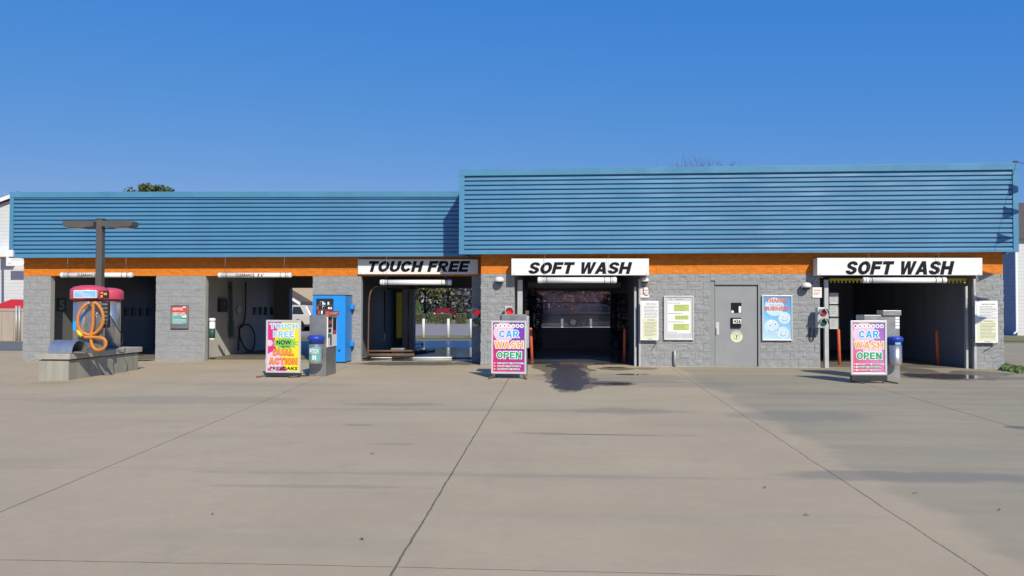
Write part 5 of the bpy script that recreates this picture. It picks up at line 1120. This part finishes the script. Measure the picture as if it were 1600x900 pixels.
bush(645, 661, 470, 76, M['leaf_bright'], 'bright green pointed shrub above the leftmost clipped bush', 4, True)
bush(668, 682, 486, 76, M['leaf'], 'low dark green shrub between clipped bushes across the road', 5, True)
spruce(X(700, 104), 104, 10, 4.6, 'large blue green spruce seen through the TOUCH FREE bay', 1, n=7000)
spruce(X(740, 106), 106, 10, 4.6, 'blue green spruce behind the pier at the right of the TOUCH FREE bay', 2, n=7000)
spruce(X(664, 108), 108, 8.5, 3.8, 'smaller spruce at the left of the TOUCH FREE rear opening', 3, n=5000)
tree(X(655, 100), 100, 9, 4.2, M['leaf_olive'], 'olive leafed tree behind the smaller spruce', 11, 24, 90, 0.22)
for (px, D, h, mt, lb) in ((846, 95, 8, 'leaf_brown', 'rust brown autumn tree at the left of the rear door glass'), (884, 92, 8.5, 'leaf_brown', 'rust brown autumn tree in the centre of the rear door glass'), (926, 97, 8, 'leaf_olive', 'olive autumn tree seen through the rear door glass'), (962, 94, 8, 'leaf_brown', 'rust brown autumn tree at the right of the rear door glass')):
    tree(X(px, D), D, h, 3.6, M[mt], lb, int(px), 30, 100, 0.2, trunk_h=0.08)
for (px, D, up, lb) in ((226, 62, 0.45, 'dark green tree top left of two taller ones above the left roof'), (243, 61, 0.5, 'tallest dark green tree top above the left roof'), (258, 63, 0.4, 'dark green tree top at the right of the clump above the left roof')):
    tree(X(px, D), D, Z(px, 289, D) + up, 1.7, M['leaf'], lb, px, 46, 130, 0.12, trunk_h=0.5)
tree(X(205, 66), 66, Z(205, 296.5, 66) + 0.45, 2.0, M['leaf'], 'lower dark tree top left of the taller one over the roof', 22, 26, 80, 0.13)
# bare tree
def bare(px, D, py_top, label, seed):
    rnd = random.Random(seed); x = X(px, D); h = Z(px, py_top, D); t = thing('bare_tree', (x, D, 0), label, 'tree'); b = MB(); cnt = [0]
    def grow(p, d, L_, r_, lev):
        q = p + d * L_; b.tube([p, (p + q) / 2 + Vector((rnd.uniform(-.05, .05) * L_, 0, 0)), q], [r_, r_ * .85, r_ * 0.65], 5 if lev < 3 else 3); cnt[0] += 1
        if lev >= 7 or cnt[0] > 2600: return
        for i in range(3 if lev < 5 else 2):
            nd = (d + Vector((rnd.uniform(-.62, .62), rnd.uniform(-.62, .62), rnd.uniform(-.05, .3)))).normalized(); grow(q, nd, L_ * rnd.uniform(0.68, 0.86), r_ * 0.6, lev + 1)
    grow(Vector((x, D, -0.1)), Vector((0, 0, 1)), h * 0.235, 0.24, 0); zmax = max(v.co.z for v in b.bm.verts); k = h / zmax
    for v in b.bm.verts: v.co.z *= k
    b.build('branches', M['twig'], t, fix=False)
bare(1090, 60, 241, 'bare twiggy tree top rising behind the right roof', 5)
# vehicles
def car(x, y, rz, paint, label, suv=True, L_=4.6, hgt=1.75):
    t = thing('parked_car', (x, y, 0), label, 'car', 'cars parked beyond the building', local=True); w2 = 0.90
    if suv: low = [(-2.3, 0.35), (-2.3, 0.85), (-2.22, 1.02), (-1.1, 1.08), (1.9, 1.10), (2.25, 1.05), (2.3, 0.8), (2.3, 0.35)]; cab = [(-1.15, 1.06), (-0.55, hgt - .04), (-0.2, hgt), (1.7, hgt - 0.03), (1.85, hgt - .08), (2.18, 1.08)]
    else: low = [(-2.3, 0.3), (-2.3, 0.7), (-2.1, 0.85), (-1.0, 0.95), (1.6, 0.97), (2.25, 0.92), (2.3, 0.65), (2.3, 0.3)]; cab = [(-1.0, 0.94), (-0.3, 1.38), (0.3, 1.45), (1.0, 1.40), (1.7, 0.96)]
    b = MB(); b.prism(low, -w2, w2, 'y'); body = b.build('body', paint, t, bevel=0.06)
    b = MB(); A1 = [b.bm.verts.new((p[0], (-w2 + 0.04 + (p[1] - 1.0) * 0.18), p[1])) for p in cab]; B1 = [b.bm.verts.new((p[0], -(-w2 + 0.04 + (p[1] - 1.0) * 0.18), p[1])) for p in cab]
    b.bm.faces.new(A1); b.bm.faces.new(B1[::-1])
    for i in range(len(cab)): b.bm.faces.new((A1[i], B1[i], B1[(i + 1) % len(cab)], A1[(i + 1) % len(cab)]))
    b.build('cabin', paint, t, bevel=0.03)
    ztop = cab[1][1] - 0.10; zb = (1.12 if suv else 1.0)
    wins = [(-0.98 if suv else -0.85, -0.12), (-0.02, 0.82), (0.95, 1.72)] if suv else [(-0.8, 0.1), (0.2, 1.2)]
    for sy in (-1, 1):
        for i, (a, c) in enumerate(wins):
            sl = 0.45 if i == 0 else 0; sr = 0.28 if i == len(wins) - 1 else 0; f = lambda z: sy * (w2 - 0.04 - (z - 1.0) * 0.18 + 0.006); g_ = lambda z: f(z) - sy * 0.03
            pts = [(a, zb), (c, zb), (c - sr, ztop), (a + sl, ztop)]
            b = MB(); b.hexa([(q[0], f(q[1]), q[1]) for q in pts], [(q[0], g_(q[1]), q[1]) for q in pts]); b.build('side_window', M['glassdark'], t)
        b = MB(); b.box(-2.31, -2.2, sy * 0.55 - 0.2, sy * 0.55 + 0.2, 0.68, 0.84); b.build('headlight', M['lampglass'], t)
        b = MB(); b.box(2.2, 2.315, sy * 0.68 - 0.12, sy * 0.68 + 0.12, 0.75, 1.0); b.build('tail_light', M['redlens'], t)
        for wx in (-1.45, 1.35):
            yy = sy * (w2 - 0.1); b = MB(); b.tube([(wx, yy - 0.12, 0.37), (wx, yy + 0.13, 0.37)], 0.42, 24); b.build('wheel_arch', M['black'], t)
            b = MB(); b.tube([(wx, yy - 0.11, 0.365), (wx, yy + 0.135, 0.365)], [0.365, 0.36], 24); wh = b.build('tyre', M['rubber'], t)
            b = MB(); b.tube([(wx, yy + sy * 0.11, 0.365), (wx, yy + sy * 0.15, 0.365)], 0.22, 20); b.build('rim', M['steel'], wh)
    b = MB(); b.box(-2.34, 2.34, -w2 - .005, w2 + .005, 0.33, 0.47); b.build('sill_trim', M['dark'], t)
    t.location = (x, y, gz(x)); t.rotation_euler.z = rz; return t
P_sil = mat('silver_car_paint', (0.62, 0.58, 0.50), 0.3, metal=0.3); P_red = mat('red_car_paint', (0.18, 0.012, 0.015), 0.3); P_dk = mat('dark_blue_car_paint', (0.02, 0.025, 0.04), 0.25); P_gy = mat('grey_car_paint', (0.05, 0.055, 0.065), 0.3, metal=0.3)
D = 52; car(X(473, D) - 1.35, D, 0, P_sil, 'beige silver SUV parked behind the second bay')
car(X(694, 95), 95, R(80), P_red, 'red car behind the wide clipped bush across the road', False)
car(X(868, 62), 62, 0, P_dk, 'dark blue car seen through the left of the rear door glass', False)
car(X(937, 66), 66, R(180), P_gy, 'grey SUV seen through the right of the rear door glass')
# houses
def house(name, x0, x1, y0, y1, zw, zr, mt, label, ridge='x', over=0.35, roofm='shingle', wins=()):
    t = thing(name, ((x0 + x1) / 2, y0, 0), label, 'house')
    b = MB(); 
    if ridge == 'x': b.box(x0, x1, y0, y1, -0.3, zw)
    else: b.prism([(x0, -0.3), (x1, -0.3), (x1, zw), ((x0 + x1) / 2, zr - 0.1), (x0, zw)], y0, y1, 'y')
    wl = b.build('wall', mt, t)
    b = MB(); th = 0.18
    if ridge == 'x':
        ym = (y0 + y1) / 2; b.prism([(y0 - over, zw - 0.1), (ym, zr), (y1 + over, zw - 0.1), (y1 + over, zw + 0.08), (ym, zr + th), (y0 - over, zw + 0.08)], x0 - over, x1 + over, 'x')
    else:
        xm = (x0 + x1) / 2; sl = (zr - zw) / (xm - x0); b.prism([(x0 - over, zw - over * sl), (xm, zr), (x1 + over, zw - over * sl), (x1 + over, zw - over * sl + th), (xm, zr + th), (x0 - over, zw - over * sl + th)], y0 - over, y1 + over, 'y')
    b.build('roof', M[roofm], t)
    if ridge == 'y':
        b = MB(); xm = (x0 + x1) / 2; sl = (zr - zw) / (xm - x0)
        for s_, xx in ((-1, x0 - over), (1, x1 + over)):
            b.prism([(xx, zw - over * sl - 0.08), (xm, zr - 0.08), (xm, zr + th * 0.8), (xx, zw - over * sl + th * 0.8)], y0 - over - 0.04, y0 - over - 0.005, 'y')
        b.build('bargeboard', M['white'], t)
    for (a, c, e, g_) in wins:
        b = MB(); b.box(a, c, y0 - 0.05, y0, e, g_); f = b.build('window', M['white'], t); b = MB(); b.box(a + 0.07, c - 0.07, y0 - 0.06, y0 - 0.048, e + 0.07, g_ - 0.07); b.build('pane', M['glassdark'], f)
    return t
Dh = 44
xl1 = X(46, Dh); zt5 = Z(10, 402, Dh)
house('white_house', X(-62, Dh), X(122, Dh), Dh, Dh + 9, Z(8, 338, Dh), Z(8, 305, Dh), M['siding'], 'tall white sided gable house behind the left end of the car wash', 'y', 0.3)
b = MB(); b.pbox(-20, 388, 13.5, 401, Dh - 0.9, Dh - 0.02); t = thing('porch_roof', W(5, 401, Dh - .9), 'white flat porch edge on the white house at far left', 'porch'); b.build('slab', M['white'], t); b = MB(); b.pbox(-4, 401, -1, 520, Dh - 0.8, Dh - 0.7); b.build('post', M['white'], t)
p = Panel(8.8, 401.5, 37, 415.5, Dh - 0.95, 'house_sign', 'white sign with faint grey lettering at far left under the fascia', 'sign', th=0.03, fw=0, bg=M['paper']); p.layer().lines(0.3, 0.95, 0.55, 0.8, 1, 0.4, 2).lines(0.1, 0.3, 0.15, 0.4, 1, 0.7, 3); p.done('lettering', M['silver_print'])
Df = 37.5; t = thing('tan_fence', W(20, 533, Df), 'tan panel fence with a post at the far left edge', 'fence')
b = MB(); x1_ = X(60, Df); z1_ = Z(20, 482, Df)
for i in range(14): b.box(x1_ - 0.62 * (i + 1), x1_ - 0.62 * i - 0.02, Df, Df + 0.04, -0.25, z1_)
b.build('panel', M['tan_fence'], t)
b = MB(); b.box(x1_ - 9, x1_, Df - 0.03, Df, z1_ - 0.12, z1_); b.build('top_rail', M['tan_fence'], t)
for px in (25.5, 30.5): b = MB(); b.tube([W(px, 533, Df - 0.1), W(px, 478, Df - 0.1)], 0.045, 8); b.build('post', M['galv'], t)
Ds = 39.5; t = thing('red_shed', W(15, 482, Ds), 'low shed with bright red roof behind the tan fence', 'shed'); xa, xb = X(-60, Ds), X(38, Ds)
b = MB(); b.box(xa + .2, xb - .1, Ds + .1, Ds + 3, -0.3, Z(10, 482, Ds)); b.build('wall', M['tan_fence'], t)
b = MB(); b.prism([(xa, Z(10, 483, Ds)), (xb, Z(10, 483, Ds)), (xb, Z(10, 469, Ds)), (X(18, Ds), Z(18, 467.5, Ds)), (X(-5, Ds), Z(0, 476, Ds)), (xa, Z(0, 482, Ds))], Ds, Ds + 3.2, 'y'); b.build('roof', M['red_roof'], t)
# right house
Dr = 46.5; xr = X(1589.5, Dr)
t = house('white_house', xr, xr + 12, Dr, Dr + 11, Z(1595, 372, Dr), Z(1595, 330, Dr) + 1.0, M['siding'], 'white sided house with brown roof at the far right edge', 'x', 0.3)
b = MB(); b.box(xr - 0.008, xr - 0.002, Dr + 0.12, Dr + 10.9, 0.0, Z(1595, 372, Dr) - 0.05); b.build('shaded_side_siding', M['siding_blue_and_shade'], t)  # white house's side away from the sun: shade put into a bluer siding colour
b = MB(); b.tube([(xr - 0.06, Dr - 0.05, Z(1588, 380, Dr)), (xr - 0.06, Dr - 0.05, 0.25), (xr - 0.35, Dr - 0.25, 0.1)], 0.06, 8); b.build('downspout', M['white'], t)
sheet('side_lawn', X(1560, 44), 60, 39, 46.4, 0.004, M['grass'])
# beige house behind second bay
D = 60; house('beige_house', X(450, D) - 6, X(520, D), D, D + 9, 3.3, 5.5, M['beige'], 'beige brick house seen behind the silver SUV', 'x', 0.3, wins=())
D = 57.5; house('garden_gable', X(440, D) - 4, X(470, D) - 0.3, D, D + 2.4, 1.9, 3.4, M['beige'], 'small white trimmed gable left of the beige house', 'y', 0.4)
D = 122; house('grey_house', X(655, D), X(690, D), D, D + 9, 3.5, 5.5, M['siding'], 'pale house glimpsed between the conifers', 'x', 0.3)
D = 105; house('far_house', X(820, D), X(990, D), D, D + 9, 3.0, 5.5, M['siding_blue_and_shade'], 'long blue grey house behind the autumn trees', 'x', 0.3, wins=[(X(q, D), X(q + 8, D), 1.0, 2.3) for q in (850, 880, 905, 940)])
D = 118; b = MB(); rnd = random.Random(9)
for i in range(2600):
    px = rnd.uniform(-100, 1700); leafcloud(b, Vector((X(px, D) if False else rnd.uniform(-95, 95), D + rnd.uniform(0, 12), rnd.uniform(0.5, 7.5))), (1.4, 1.4, 1.2), 5, 0.5, rnd)
tag(b.build('distant_trees', M['leaf_olive'], fix=False), 'soft belt of distant trees beyond the houses', 'woodland', kind='stuff')
# weeds at the right end of the building
rnd = random.Random(31); b = MB()
for i in range(900):
    k = rnd.random(); g = G(1569 + 33 * k + rnd.gauss(0, 2), 577 + 4.5 * k + rnd.gauss(0, 2.0) * 0.6); a = rnd.random() * 6.28; h_ = rnd.uniform(0.03, 0.13) * (1.2 - 0.5 * k); d = Vector((math.cos(a), math.sin(a), 0)) * 0.02
    b.quad([g - d, g + d, g + d * 2 + Vector((rnd.uniform(-.05, .05), rnd.uniform(-.05, .05), h_)), g + Vector((rnd.uniform(-.06, .06), 0, h_))])
tag(b.build('weeds', M['leaf_bright'], fix=False), 'patch of green weeds at the right foot of the building', 'weeds', kind='stuff')
# grass verge behind the bollards
sheet('grass_verge', -60, 60, 38.9, 43.4, 0.002, M['grass'])

# a few dry leaves and scraps on the concrete
M['dry_leaf'] = mat('dry_leaf', (0.10, 0.06, 0.035), 0.8, var=0.3, vscale=30)
for i, (px, py, lb) in enumerate(((565, 844, 'small dark dry leaf left of the long centre joint'), (582, 710, 'tiny dry leaf in the middle distance, left of the centre joint'), (1260, 806, 'curled scrap beside the right joint'), (1562, 798, 'thin dark scrap near the right edge of the lot'), (332, 805, 'tiny leaf on the left part of the lot'), (1195, 763, 'small leaf on the pale slab left of the right joint'), (1430, 772, 'little leaf right of the ragged joint'))):
    g = G(px, py); rnd = random.Random(i); a = rnd.random() * 3; L_ = rnd.uniform(0.012, 0.026); d = Vector((math.cos(a), math.sin(a), 0)) * L_; e = Vector((-math.sin(a), math.cos(a), 0)) * L_ * 0.4
    b = MB(); P_ = [g - d + Vector((0, 0, .004)), g - e + Vector((0, 0, .014)), g + d + Vector((0, 0, .005)), g + e + Vector((0, 0, .016))]
    b.hexa(P_, [q + Vector((0, 0, .002)) for q in P_]); tag(b.build('dry_leaf', M['dry_leaf']), lb, 'leaf', 'dry leaves on the concrete')
